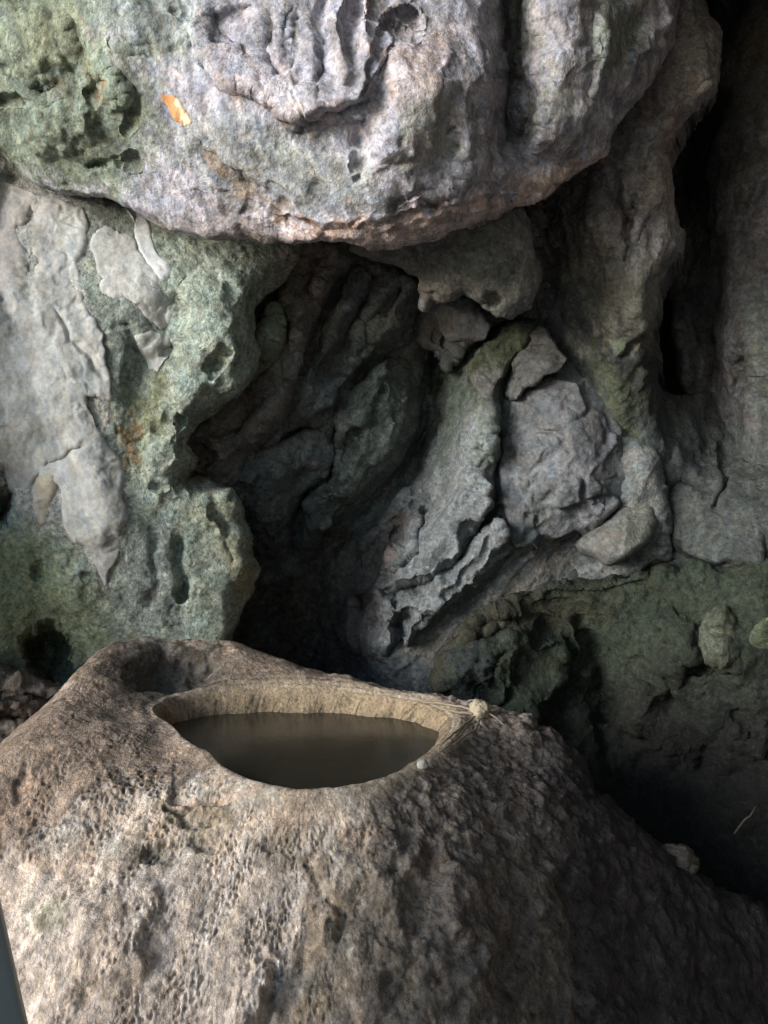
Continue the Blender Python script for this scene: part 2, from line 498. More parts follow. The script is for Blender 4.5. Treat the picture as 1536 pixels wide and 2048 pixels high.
# unseen cave vault, shaped to block sky light, over the viewer and down his right-hand side; open to daylight at the left and behind
def vault():
    v = np.linspace(0, 1, 120); u = np.linspace(0, 1, 150)
    U, V_ = np.meshgrid(u, v)
    y = 4.0 - 6.4 * V_
    xr = 1.62 + 0.2 * np.sin(V_ * 5) - 1.5 * sstep(0.62, 1.0, V_) + 1.6 * sstep(1.8, 3.2, y)
    ph = U * 1.25
    s_ = np.clip(U / 0.55, 0, 1)
    x = xr - 0.25 * s_ ** 2 - np.clip((U - 0.45) / 0.55, 0, 1) ** 1.15 * VAULT_W
    z = -0.2 + VAULT_H * np.sin(np.clip(s_, 0, 1) * np.pi / 2) ** 0.8 + 0.25 * np.clip((U - 0.5) / 0.5, 0, 1)
    W = np.stack([x.ravel(), y.ravel(), z.ravel()], 1)
    W = W + 0.25 * np.stack([fbm(W / 0.8, 5 + k, 4) for k in range(3)], 1)
    I = np.arange(W.shape[0]).reshape(U.shape)
    Q = np.stack([I[:-1, :-1], I[:-1, 1:], I[1:, 1:], I[1:, :-1]], -1).reshape(-1, 4)
    t = sstep(-0.3, 0.3, fbm(W / 0.4, 4, 4))[:, None]
    o = link_mesh('unseen_cave_vault', W, Q, M_lime, np.array((0.10, 0.10, 0.10)) * (1 - t) + np.array((0.15, 0.13, 0.11)) * t); tag(o, kind='structure')
VAULT_W, VAULT_H = 3.2, 4.5
vault()

# unseen boulder added at the viewer's left to shade the lower right
def shade_boulder():
    n = 40
    u = np.linspace(0.02, np.pi - 0.02, n); v = np.linspace(0, 2 * np.pi, 2 * n, endpoint=False)
    U, V_ = np.meshgrid(u, v, indexing='ij')
    d = np.stack([np.sin(U) * np.cos(V_), np.sin(U) * np.sin(V_), np.cos(U)], -1).reshape(-1, 3)
    W = d * (1 + 0.3 * fbm(d * 1.4 + 3, 7, 4))[:, None] * np.array((0.85, 0.6, 1.2)) + np.array((-1.75, 0.1, 0.85))
    I = np.arange(len(W)).reshape(n, 2 * n); J = np.roll(I, -1, 1)
    Q = np.stack([I[:-1], I[1:], J[1:], J[:-1]], -1).reshape(-1, 4)
    o = link_mesh('sun_blocking_boulder', W, Q, M_lime, np.tile(np.array((0.22, 0.20, 0.17))[None], (len(W), 1))); tag(o, kind='structure')
shade_boulder()

# ------------------------------------------------------------------ overhang across the top
over = rock('overhanging_rock',
    [(-420, 90), (-250, 190), (-60, 285), (0, 312), (60, 368), (110, 388), (240, 405), (330, 440), (450, 466), (560, 481), (620, 487), (690, 478),
     (755, 493), (830, 478), (900, 462), (960, 448), (1008, 420), (1022, 398), (1040, 396), (1095, 382), (1150, 346), (1215, 310), (1238, 250), (1300, 170), (1345, 90), (1375, -40),
     (1420, -350), (1380, -520), (600, -560), (-300, -520), (-480, -300)],
    [(-600, -100, 2.6), (-200, 0, 2.5), (0, 0, 2.48), (0, 290, 2.72), (200, 150, 2.45), (220, 390, 2.75), (420, 0, 2.42), (430, 250, 2.38), (450, 450, 2.62), (768, 0, 2.36),
     (768, 250, 2.28), (768, 400, 2.36), (768, 485, 2.52), (960, 150, 2.36), (960, 420, 2.56), (1090, 100, 2.55), (1100, 360, 2.74), (1200, 100, 2.52), (1210, 290, 2.76), (1330, 60, 2.82),
     (1375, -40, 2.85), (768, -500, 2.25), (-300, -600, 2.2), (1300, -600, 2.5), (600, -1000, 2.1)],
    'huge pale grey rock overhang with green algae and pink lower lip across the top', 'rock overhang',
    strokes=[
     # deep cleft between the two lobes and the crest beside it
     ('crack', [(1026, -260), (1022, 0), (1018, 120), (1010, 230), (1016, 280)], 34, 0.30, 1),
     ('crack', [(1068, 170), (1062, 215), (1052, 265), (1046, 300)], 11, 0.10), ('fold', [(1040, 300), (1036, 350), (1024, 392)], 20, -0.06),
     ('ridge', [(985, -100), (992, 40), (984, 130), (976, 210), (996, 280), (1026, 318), (1020, 372), (1006, 395)], 26, 0.07),
     ('fold', [(985, 220), (940, 320), (880, 372), (800, 385)], 40, 0.035), ('hollow', (880, 330, 60, 90, 30), 0.04),
     ('fold', [(1140, -120), (1130, 60), (1112, 200), (1085, 330)], 52, 0.08), ('fold', [(1225, -100), (1210, 60), (1180, 200), (1150, 300)], 22, 0.035), ('crack', [(1185, -60), (1180, 70), (1192, 130), (1170, 230)], 15, 0.035),
     ('step', [(1365, -60), (1338, 40), (1290, 110), (1245, 190), (1222, 260), (1210, 305)], 40, 0.05, 1), ('crack', [(1285, 10), (1250, 110), (1215, 220)], 18, 0.04), ('ridge', [(1235, 0), (1215, 100), (1190, 210)], 10, 0.02),
     ('step', [(1215, 300), (1160, 325), (1120, 358), (1085, 366), (1040, 376)], 22, 0.045), ('hollow', (1100, 362, 22, 14, -20), 0.02),
     # upper shelf, its flaked edge and scooped underside
     ('step', [(752, 150), (738, 190), (700, 208), (650, 212), (586, 240), (540, 212), (480, 172), (420, 135), (392, 90), (385, 30), (400, -60)], 85, 0.045, 1),
     ('step', [(735, 150), (720, 196), (668, 214), (632, 216)], 16, 0.025, 1), ('step', [(770, 30), (742, 110), (730, 180)], 22, 0.03),
     ('fold', [(690, -60), (668, 60), (690, 120), (680, 180)], 12, 0.035), ('fold', [(735, -60), (728, 50), (738, 110)], 10, 0.03), ('crack', [(712, -60), (700, 60), (712, 140)], 11, 0.035), ('crack', [(655, -20), (640, 60), (648, 150), (620, 200)], 13, 0.035),
     ('fold', [(610, 60), (640, 130), (610, 215)], 16, 0.022), ('crack', [(548, 20), (535, 100), (560, 170)], 16, 0.02), ('crack', [(415, 20), (430, 80), (520, 120)], 16, 0.02),
     ('hollow', (470, 60, 55, 60, 20), 0.03), ('hollow', (590, 80, 36, 70, 0), 0.03), ('hollow', (805, 40, 40, 32, 0), 0.05), ('hollow', (535, 212, 30, 12, 32), 0.03),
     ('bulge', (815, 200, 100, 150, 10), 0.05), ('hollow', (728, 290, 34, 80, 5), 0.04), ('hollow', (660, 270, 90, 40, 0), 0.035), ('crack', [(760, 30), (775, 130), (745, 260)], 20, 0.035),
     ('crack', [(225, 103), (270, 110), (302, 117)], 5, 0.022), ('step', [(302, 114), (262, 107), (228, 98)], 14, 0.02),
     # lower lip: thin overlapping sheets
     ('step', [(1010, 392), (960, 402), (905, 404), (850, 412), (795, 436), (742, 432), (700, 452), (640, 450), (600, 436)], 22, 0.03, 1), ('step', [(1020, 418), (950, 436), (880, 430), (820, 452), (750, 472)], 14, 0.03),
     ('hollow', (872, 402, 40, 13, -18), 0.05), ('hollow', (832, 386, 22, 11, -30), 0.03), ('hollow', (790, 408, 26, 10, -30), 0.025), ('fold', [(900, 424), (860, 440), (800, 462)], 9, 0.014),
     ('crack', [(600, 436), (640, 456), (700, 452), (742, 430)], 5, 0.016), ('crack', [(380, 258), (440, 310), (520, 380), (605, 434)], 8, 0.014), ('step', [(612, 430), (520, 372), (440, 304), (384, 250)], 50, 0.016),
     # mossy lumps and holes at the left
     ('hollow', (92, 176, 30, 22, 10), 0.04), ('hollow', (188, 182, 22, 38, 20), 0.03), ('hollow', (258, 325, 40, 16, 0), 0.035),
     ('hollow', (200, 330, 26, 12, 0), 0.04), ('hollow', (265, 230, 18, 50, 25), 0.02), ('bulge', (235, 185, 40, 44, 0), 0.035), ('bulge', (70, 90, 110, 70, 0), 0.03),
     ('bulge', (120, 260, 100, 60, -20), 0.04), ('hollow', (20, 200, 50, 16, 0), 0.04), ('bulge', (320, 50, 100, 60, 20), 0.025)],
    layers=[('soft', 0.5, 0.03), ('scallop', 0.20, 0.016, ((-0.12, 0, 1), 2.5)), ('ridged', 0.13, 0.010, ((-0.15, 0, 1), 3.0)), ('chips', 0.09, 0.007), ('fbm', 0.05, 0.003), ('chips', 0.028, 0.002)],
    base=((0.315, 0.313, 0.35), (0.40, 0.388, 0.445)), mat=M_lime, seed=11, roll=(16, 0.06), back=1.2, warp=9, mottle=0.6, streak=((-0.3, 0.2, 1), 0.55),
    patches=[
     ([(-400, -300), (150, -300), (210, 60), (290, 130), (320, 200), (300, 300), (230, 400), (-300, 320)], MOSS, 55, 0.9),
     ([(40, 10), (170, 20), (190, 130), (60, 140)], OLIVE, 40, 0.55), ([(150, -60), (400, -60), (390, 120), (300, 130), (190, 90)], MOSSL, 40, 0.6),
     ([(320, 250), (560, 260), (760, 330), (760, 420), (560, 400), (360, 320)], MOSSL, 60, 0.45), ([(800, 200), (900, 190), (930, 300), (830, 330)], OLIVE, 45, 0.5),
     ([(1100, 120), (1150, 180), (1120, 250), (1070, 240)], OLIVE, 35, 0.5), ([(1180, 20), (1300, 0), (1270, 130), (1190, 170)], MOSS, 35, 0.6),
     ([(1010, -200), (1080, -200), (1070, 100), (1010, 160)], DKGREEN, 35, 0.6),  # dark green over the cleft between the lobes
     ([(760, 90), (900, 60), (900, 200), (790, 200)], PINK, 45, 0.55), ([(560, 435), (640, 440), (760, 425), (900, 400), (1010, 390), (1010, 450), (760, 510), (560, 500), (420, 470)], (0.62, 0.51, 0.50), 18, 0.92),
     ([(1020, 360), (1090, 340), (1215, 295), (1230, 320), (1100, 400), (1020, 410)], (0.62, 0.50, 0.46), 10, 0.9), ([(440, 150), (600, 215), (690, 200), (670, 240), (580, 250), (440, 180)], PINK, 18, 0.5),
     ([(330, 440), (450, 400), (560, 440), (560, 490), (400, 470)], (0.31, 0.275, 0.275), 30, 0.8),
     ([(385, 280), (430, 300), (520, 380), (610, 440), (590, 450), (480, 380)], RUST, 12, 0.5), ([(180, 160), (205, 165), (205, 200), (182, 195)], RUST, 10, 0.8),
     ([(610, 440), (660, 455), (720, 440), (700, 462), (640, 470)], RUST, 6, 0.5), ([(100, 160), (130, 175), (110, 200)], UMBER, 14, 0.6)])
# fresh orange break with a pale edge
rock('fresh_break', [(320, 188), (345, 190), (358, 200), (378, 232), (386, 245), (372, 252), (352, 244), (340, 225)], None, 'small fresh orange and cream break in the stone',
     lift=('overhanging_rock', 0.003, 1.0), layers=[('fbm', 0.03, 0.002)], base=((0.52, 0.24, 0.10), (0.62, 0.28, 0.10)), mat=M_crust, seed=5, spacing=2,
     roll=(2, 0.003), back=0.03, parent=over, patches=[([(352, 186), (372, 215), (395, 250), (370, 258), (362, 225)], (0.72, 0.60, 0.40), 3, 0.95)])

# ------------------------------------------------------------------ left wall
left = rock('left_rock_wall',
    [(-420, 90), (-300, 150), (0, 270), (250, 370), (600, 430), (706, 476), (640, 486), (612, 492), (592, 535), (548, 585), (512, 622), (508, 668), (516, 705), (503, 748), (482, 788), (440, 822),
     (392, 856), (378, 885), (400, 918), (372, 960), (420, 958), (466, 975), (490, 1020), (506, 1080), (518, 1140), (506, 1185), (486, 1215), (474, 1260), (470, 1330), (480, 1500), (300, 1560), (-200, 1640), (-440, 1640), (-480, 900)],
    [(-700, 0, 2.3), (-700, 1000, 2.1), (-300, 400, 2.7), (-300, 1300, 2.7), (0, 300, 3.05), (0, 700, 2.92), (0, 960, 3.0), (0, 1280, 3.14), (200, 420, 3.04), (180, 700, 2.94), (170, 950, 2.99), (205, 1120, 3.07), (200, 1250, 3.2),
     (330, 480, 3.02), (330, 700, 2.98), (450, 560, 3.03), (470, 700, 3.02), (400, 820, 3.03), (330, 940, 3.03), (300, 1080, 3.09), (430, 1060, 3.15), (470, 1200, 3.28), (600, 460, 3.15), (300, 1500, 3.45), (0, 1600, 3.3), (-700, 1600, 2.6)],
    'pale green algae-covered cave wall at left with pale flowstone tongues', 'rock wall',
    strokes=[
     ('fold', [(360, 560), (330, 700), (270, 860), (240, 1000)], 45, -0.05), ('bulge', (430, 640, 90, 130, 10), 0.06), ('bulge', (360, 900, 80, 60, -30), 0.05),
     ('hollow', (435, 722, 40, 22, -55), 0.045), ('hollow', (362, 838, 14, 14, 0), 0.04), ('hollow', (400, 840, 40, 10, -35), 0.03),
     ('crack', [(300, 860), (330, 850), (345, 800)], 10, 0.02), ('crack', [(372, 970), (340, 985), (300, 975)], 9, 0.03), ('step', [(300, 985), (345, 978), (385, 962)], 16, 0.03),
     ('crack', [(360, 1060), (352, 1120), (375, 1160), (345, 1200)], 11, 0.05), ('crack', [(300, 1040), (310, 1130), (300, 1230)], 14, 0.02),
     ('hollow', (365, 1185, 26, 22, 0), 0.06), ('ridge', [(400, 1010), (440, 1060), (480, 1130), (500, 1180)], 18, 0.035), ('crack', [(420, 1000), (455, 1060), (470, 1140)], 9, 0.025),
     ('hollow', (75, 1140, 16, 30, 20), 0.035), ('crack', [(60, 1090), (75, 1140), (100, 1180)], 9, 0.02), ('bulge', (130, 1180, 70, 60, 0), 0.03), ('bulge', (20, 1200, 60, 60, 0), 0.03),
     ('hollow', (95, 1310, 42, 62, 0), 0.30, 1), ('hollow', (60, 1290, 24, 40, 0), 0.10),
     ('crack', [(30, 330), (0, 420), (-20, 600)], 30, 0.04), ('hollow', (8, 1010, 26, 50, 0), 0.10), ('crack', [(0, 930), (20, 980), (0, 1050)], 14, 0.06),
     ('step', [(500, 590), (505, 640), (508, 690)], 24, 0.02), ('crack', [(590, 500), (560, 560), (530, 600)], 8, 0.02),
     ('crack', [(235, 620), (290, 720), (250, 820)], 18, 0.03), ('hollow', (330, 700, 18, 18, 0), 0.03)],
    layers=[('soft', 0.45, 0.03), ('fbm', 0.14, 0.010), ('scallop', 0.18, 0.010), ('chips', 0.07, 0.005), ('scallop', 0.03, 0.003), ('fbm', 0.03, 0.004)],
    base=((0.27, 0.315, 0.265), (0.36, 0.41, 0.355)), mat=M_moss, seed=23, roll=(55, 0.17), back=1.4, warp=10, mottle=0.75, streak=((-0.15, 0, 1), 0.3),
    patches=[
     ([(-400, 200), (200, 330), (190, 450), (160, 560), (220, 740), (215, 860), (255, 960), (240, 1080), (212, 1180), (130, 1070), (0, 1010), (-400, 1000)], (0.41, 0.405, 0.385), 16, 0.9), ([(160, 400), (250, 400), (290, 520), (330, 640), (290, 830), (220, 700), (190, 560)], (0.19, 0.205, 0.19), 30, 0.7),
     ([(-300, 1040), (60, 1060), (180, 1180), (240, 1340), (-300, 1400)], (0.215, 0.255, 0.15), 60, 0.8), ([(260, 800), (330, 740), (330, 850), (260, 950), (240, 920)], OLIVE, 24, 0.8), ([(236, 860), (275, 830), (270, 930), (240, 940)], RUST, 16, 0.6),
     ([(240, 1080), (330, 1060), (350, 1250), (250, 1260)], (0.30, 0.325, 0.33), 35, 0.6), ([(380, 1000), (470, 1010), (520, 1140), (480, 1200), (430, 1120)], (0.21, 0.20, 0.13), 28, 0.7),
     ([(470, 1140), (515, 1140), (500, 1200), (470, 1250)], (0.36, 0.30, 0.20), 12, 0.7), ([(560, 480), (720, 470), (600, 560), (520, 640), (545, 580)], (0.36, 0.32, 0.28), 12, 0.7), ([(400, 850), (480, 800), (430, 960), (380, 960)], BROWN, 18, 0.8)])
CR = ((0.40, 0.405, 0.39), (0.45, 0.45, 0.43))
rock('flowstone_tongue',
    [(-380, 330), (-100, 360), (60, 380), (110, 400), (165, 415), (172, 470), (150, 530), (165, 590), (190, 640), (212, 700), (222, 760), (226, 800), (192, 790), (172, 792), (205, 870), (245, 950), (250, 1010), (236, 1060),
     (228, 1130), (212, 1172), (192, 1130), (172, 1095), (140, 1065), (132, 1010), (118, 962), (110, 950), (98, 1000), (92, 1050), (76, 1030), (72, 980), (80, 945), (40, 1000), (0, 900), (-120, 950), (-380, 1000)],
    None, 'long pale grey flowstone tongue tapering to a point', lift=('left_rock_wall', 0.008, 0.85),
    strokes=[('fold', [(60, 560), (120, 760), (190, 960), (215, 1120)], 50, 0.02), ('fold', [(-40, 560), (0, 760), (60, 900)], 60, 0.025),
             ('crack', [(80, 935), (115, 920), (140, 903), (175, 893)], 4, 0.016), ('crack', [(110, 610), (140, 680), (190, 730), (212, 760)], 5, 0.012), ('step', [(215, 740), (170, 690), (120, 620)], 22, 0.008),
             ('crack', [(40, 440), (70, 520), (60, 560)], 12, 0.02), ('hollow', (62, 450, 18, 40, 10), 0.03), ('crack', [(-60, 420), (0, 560), (60, 700)], 20, 0.015)],
    layers=[('soft', 0.3, 0.012), ('fbm', 0.1, 0.005), ('chips', 0.09, 0.004), ('fbm', 0.03, 0.002)], base=CR, mat=M_crust, seed=31, mottle=0.3, streak=((-0.25, 0, 1), 0.35), roll=(4, 0.006), back=0.08, jag=0.15, spacing=2.6, parent=left,
    patches=[([(40, 420), (78, 430), (82, 480), (60, 560), (46, 600), (36, 520)], (0.15, 0.165, 0.13), 8, 0.9), ([(-300, 300), (140, 380), (60, 480), (20, 600), (-300, 700)], (0.42, 0.375, 0.355), 40, 0.7),
             ([(-300, 700), (0, 760), (60, 960), (-300, 1000)], (0.33, 0.315, 0.29), 40, 0.7), ([(76, 950), (110, 950), (96, 1050), (76, 1040)], (0.38, 0.33, 0.25), 8, 0.8),
             ([(90, 560), (150, 570), (190, 620), (110, 600)], (0.25, 0.25, 0.24), 10, 0.6)])
rock('flowstone_patch', [(196, 470), (212, 452), (236, 462), (268, 478), (290, 520), (312, 552), (330, 600), (342, 640), (322, 660), (300, 640), (270, 600), (232, 596), (204, 588), (214, 560), (196, 530), (184, 500)],
    None, 'ragged pale crust patch', lift=('left_rock_wall', 0.005, 1.0), layers=[('fbm', 0.05, 0.002)], base=((0.38, 0.385, 0.37), (0.43, 0.43, 0.41)), mottle=0.4, mat=M_crust, seed=32, roll=(3, 0.006), back=0.05, spacing=2.2, parent=left, jag=0.16)
rock('flowstone_patch', [(272, 672), (300, 664), (340, 672), (344, 700), (326, 728), (316, 745), (296, 738), (282, 705)],
    None, 'small ragged pale crust patch', lift=('left_rock_wall', 0.005, 1.0), layers=[('fbm', 0.05, 0.002)], base=((0.39, 0.40, 0.37), (0.44, 0.445, 0.42)), mottle=0.4, mat=M_crust, seed=33, roll=(3, 0.006), back=0.05, spacing=2.2, parent=left, jag=0.16)
rock('flowstone_streak', [(236, 396), (262, 402), (284, 412), (300, 450), (310, 500), (336, 532), (342, 556), (326, 560), (300, 532), (280, 500), (268, 448), (250, 424)],
    None, 'smooth white flowstone streak', lift=('left_rock_wall', 0.006, 1.0), layers=[('soft', 0.1, 0.002)], base=((0.50, 0.52, 0.53), (0.54, 0.555, 0.56)), mat=M_crust, seed=34, mottle=0.15, roll=(4, 0.008), back=0.05, spacing=2.2, parent=left, jag=0.05)

# ------------------------------------------------------------------ folds of the dark recess
DIAG = ((-0.55, 0.1, -0.83), 3.0)
RL = [('soft', 0.35, 0.03), ('scallop', 0.13, 0.028, DIAG), ('ridged', 0.10, 0.010, DIAG), ('chips', 0.06, 0.008), ('fbm', 0.05, 0.008), ('chips', 0.025, 0.003)]
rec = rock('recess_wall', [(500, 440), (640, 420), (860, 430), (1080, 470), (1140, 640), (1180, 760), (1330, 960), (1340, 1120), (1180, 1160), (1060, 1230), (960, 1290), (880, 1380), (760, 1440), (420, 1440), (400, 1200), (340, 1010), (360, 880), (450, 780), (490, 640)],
    [(560, 520, 3.42), (700, 470, 3.34), (830, 480, 3.45), (1040, 520, 3.60), (640, 620, 3.52), (520, 680, 3.42), (760, 640, 3.62), (440, 900, 3.42), (540, 850, 3.60), (700, 850, 3.74), (600, 980, 3.88), (520, 1040, 3.95), (870, 700, 3.85), (870, 900, 3.98), (760, 1040, 4.0), (640, 1150, 4.25), (540, 1220, 4.5),
     (520, 1340, 4.6), (680, 1300, 4.3), (960, 700, 3.70), (960, 900, 3.70), (900, 1040, 3.82), (820, 1160, 3.85), (760, 1280, 3.90), (860, 1260, 3.80), (1010, 1060, 3.62), (1100, 860, 3.52), (1230, 900, 3.50), (1280, 1040, 3.52), (1070, 720, 3.60), (1120, 1100, 3.74), (980, 1220, 3.78), (390, 970, 3.5), (800, 1400, 4.0)],
    'dark folded rock wall filling the recess, creased diagonally down to the left', 'rock wall',
    strokes=[
     # fold beside the green wall with its niche
     ('plate', [(590, 470), (720, 470), (705, 490), (669, 555), (641, 587), (622, 640), (605, 705), (587, 800), (564, 851), (509, 897), (459, 942), (400, 990), (370, 900), (470, 790), (520, 640)], 34, 0.10, ((600, 700), (420, 700))),
     ('bulge', (540, 660, 24, 66, 8), 0.05), ('crack', [(560, 598), (568, 650), (556, 710), (510, 770)], 9, 0.05), ('crack', [(530, 600), (550, 592), (566, 604)], 9, 0.04), ('crack', [(640, 500), (615, 570), (590, 600)], 14, 0.035),
     ('fold', [(690, 490), (650, 570), (615, 650), (590, 740), (540, 830), (460, 910)], 18, 0.05), ('hollow', (402, 905, 34, 34, -30), 0.06), ('crack', [(400, 880), (470, 868), (530, 800)], 12, 0.03),
     # second fold with a bright lower edge
     ('plate', [(690, 500), (780, 520), (833, 555), (828, 610), (805, 660), (760, 690), (723, 733), (690, 770), (664, 815), (632, 851), (570, 870), (600, 760), (650, 650)], 26, 0.10, ((780, 680), (640, 600))),
     ('ridge', [(835, 600), (805, 655), (745, 700), (710, 735), (675, 780), (640, 840)], 13, 0.045), ('fold', [(740, 520), (700, 600), (650, 690), (612, 780), (570, 850), (520, 930)], 16, 0.05), ('crack', [(765, 530), (735, 600), (690, 680), (640, 770)], 12, 0.045),
     ('crack', [(810, 560), (770, 620), (720, 670)], 9, 0.025), ('step', [(640, 850), (600, 870), (540, 900), (490, 950)], 30, -0.05),
     # hanging pod and the lobe left of it
     ('plate', [(769, 715), (810, 728), (833, 787), (837, 837), (828, 883), (792, 933), (751, 951), (705, 1020), (632, 1088), (596, 1111), (587, 1079), (605, 1000), (660, 956), (673, 906), (664, 851), (696, 778)], 44, 0.13),
     ('crack', [(674, 850), (668, 910), (662, 960)], 6, 0.06), ('hollow', (702, 885, 26, 52, 28), 0.05), ('fold', [(790, 740), (806, 830), (770, 910)], 18, 0.03), ('crack', [(775, 740), (745, 820), (722, 880)], 12, 0.025), ('crack', [(740, 960), (690, 1010), (640, 1050)], 10, 0.02),
     ('plate', [(495, 905), (560, 880), (640, 860), (664, 900), (652, 955), (612, 985), (600, 1040), (582, 1110), (560, 1140), (520, 1120), (492, 1040), (482, 960)], 60, 0.06), ('crack', [(612, 965), (598, 1030), (576, 1120)], 7, 0.06), ('fold', [(560, 920), (545, 1010), (545, 1100)], 26, 0.03),
     # leaning slab, the lower slab and the tongues at its foot
     ('plate', [(905, 640), (985, 700), (1000, 780), (1002, 860), (994, 940), (992, 1015), (955, 1070), (905, 1135), (850, 1170), (800, 1190), (740, 1190), (770, 1090), (830, 1000), (840, 900), (870, 780)], 40, 0.14, ((900, 1000), (730, 900))),
     ('ridge', [(975, 830), (985, 900), (988, 1000)], 16, 0.03), ('crack', [(998, 828), (1000, 900), (998, 1010)], 7, 0.04, 1), ('fold', [(960, 840), (940, 960), (890, 1060), (840, 1140)], 26, 0.03),
     ('plate', [(994, 1018), (1012, 1060), (1022, 1092), (1000, 1130), (960, 1180), (919, 1212), (860, 1262), (812, 1294), (800, 1280), (806, 1240), (770, 1245), (790, 1190), (850, 1165), (905, 1140), (950, 1080)], 20, 0.13),
     ('crack', [(994, 1012), (950, 1072), (905, 1138), (850, 1168), (790, 1188)], 5, 0.035, 1), ('crack', [(940, 1130), (915, 1170), (880, 1200)], 5, 0.02), ('crack', [(980, 1060), (965, 1120), (930, 1160)], 6, 0.02),
     ('plate', [(752, 1180), (790, 1190), (786, 1250), (790, 1290), (772, 1306), (754, 1290), (760, 1240)], 14, 0.08), ('crack', [(796, 1225), (800, 1270), (790, 1300)], 6, 0.05), ('fold', [(715, 1190), (700, 1250), (708, 1330)], 18, 0.06), ('crack', [(730, 1180), (716, 1230), (722, 1300)], 8, 0.05),
     ('plate', [(770, 1060), (840, 1010), (848, 1050), (836, 1100), (790, 1140), (758, 1150)], 12, 0.03), ('crack', [(846, 1000), (850, 1050), (838, 1105), (800, 1135)], 6, 0.035), ('hollow', (805, 1080, 26, 36, 30), 0.03),
     ('fold', [(830, 960), (770, 1040), (700, 1110)], 26, 0.05), ('crack', [(868, 720), (856, 860), (800, 960), (700, 1060), (620, 1130)], 24, 0.09, 1), ('crack', [(905, 640), (880, 720), (880, 800)], 14, 0.05)],
    layers=RL, base=((0.135, 0.15, 0.15), (0.165, 0.18, 0.184)), mat=M_dark, seed=41, roll=(24, 0.08), back=0.5, spacing=2.6, gain=1.6, streak=((0.55, 0, 0.83), 0.4),  # base colours also lowered to carry the shade of the recess
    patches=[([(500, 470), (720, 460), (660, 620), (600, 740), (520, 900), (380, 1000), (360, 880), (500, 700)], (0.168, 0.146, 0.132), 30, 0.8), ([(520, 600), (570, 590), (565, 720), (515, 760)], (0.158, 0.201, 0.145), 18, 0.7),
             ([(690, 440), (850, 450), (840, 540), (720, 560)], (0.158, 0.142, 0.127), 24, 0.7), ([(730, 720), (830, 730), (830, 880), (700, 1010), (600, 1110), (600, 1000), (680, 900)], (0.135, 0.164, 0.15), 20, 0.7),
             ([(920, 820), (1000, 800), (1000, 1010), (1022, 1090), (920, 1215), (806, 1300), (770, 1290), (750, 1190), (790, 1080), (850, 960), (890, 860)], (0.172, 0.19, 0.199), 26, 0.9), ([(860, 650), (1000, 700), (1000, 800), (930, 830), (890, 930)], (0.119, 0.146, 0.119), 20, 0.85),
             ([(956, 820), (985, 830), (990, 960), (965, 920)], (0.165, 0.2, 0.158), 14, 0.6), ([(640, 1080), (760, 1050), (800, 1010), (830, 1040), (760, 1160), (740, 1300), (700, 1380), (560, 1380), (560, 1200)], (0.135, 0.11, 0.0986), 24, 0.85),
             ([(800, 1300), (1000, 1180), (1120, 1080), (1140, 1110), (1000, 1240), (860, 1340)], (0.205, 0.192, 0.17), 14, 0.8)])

# hanging block under the overhang
rock('hanging_rock_block', [(690, 440), (1010, 370), (1052, 410), (1066, 460), (1080, 530), (1076, 580), (1062, 618), (1028, 644), (992, 640), (968, 612), (942, 590), (925, 582), (904, 598), (886, 604), (866, 602), (852, 622), (836, 612), (840, 575), (838, 555), (790, 530), (752, 520), (700, 500)],
    [(740, 480, 3.10), (860, 470, 2.95), (860, 590, 3.02), (960, 500, 2.84), (1040, 440, 2.90), (1060, 540, 2.98), (1020, 620, 2.98), (930, 570, 2.92)],
    'grey lumpy rock block with scalloped lower edge hanging under the overhang', 'rock',
    strokes=[('hollow', (985, 600, 26, 20, 20), 0.07), ('crack', [(835, 480), (845, 540), (835, 590)], 8, 0.03), ('step', [(830, 560), (834, 500), (870, 470)], 20, 0.02), ('ridge', [(1045, 450), (1058, 530), (1050, 600)], 14, 0.025),
             ('hollow', (1010, 540, 30, 40, 0), 0.02), ('fold', [(880, 500), (900, 570)], 26, 0.02), ('hollow', (868, 585, 14, 12, 0), 0.02)],
    layers=[('soft', 0.3, 0.02), ('fbm', 0.1, 0.012), ('scallop', 0.05, 0.010), ('fbm', 0.03, 0.006)], base=((0.177, 0.18, 0.172), (0.232, 0.236, 0.233)), mat=M_lime, seed=51, roll=(26, 0.10), back=0.8,
    patches=[([(900, 470), (990, 450), (1010, 540), (930, 560)], (0.195, 0.241, 0.202), 30, 0.4), ([(700, 440), (830, 450), (830, 540), (740, 520)], (0.18, 0.168, 0.164), 20, 0.7), ([(1050, 420), (1090, 500), (1080, 600), (1050, 560)], (0.195, 0.177, 0.153), 12, 0.6)])

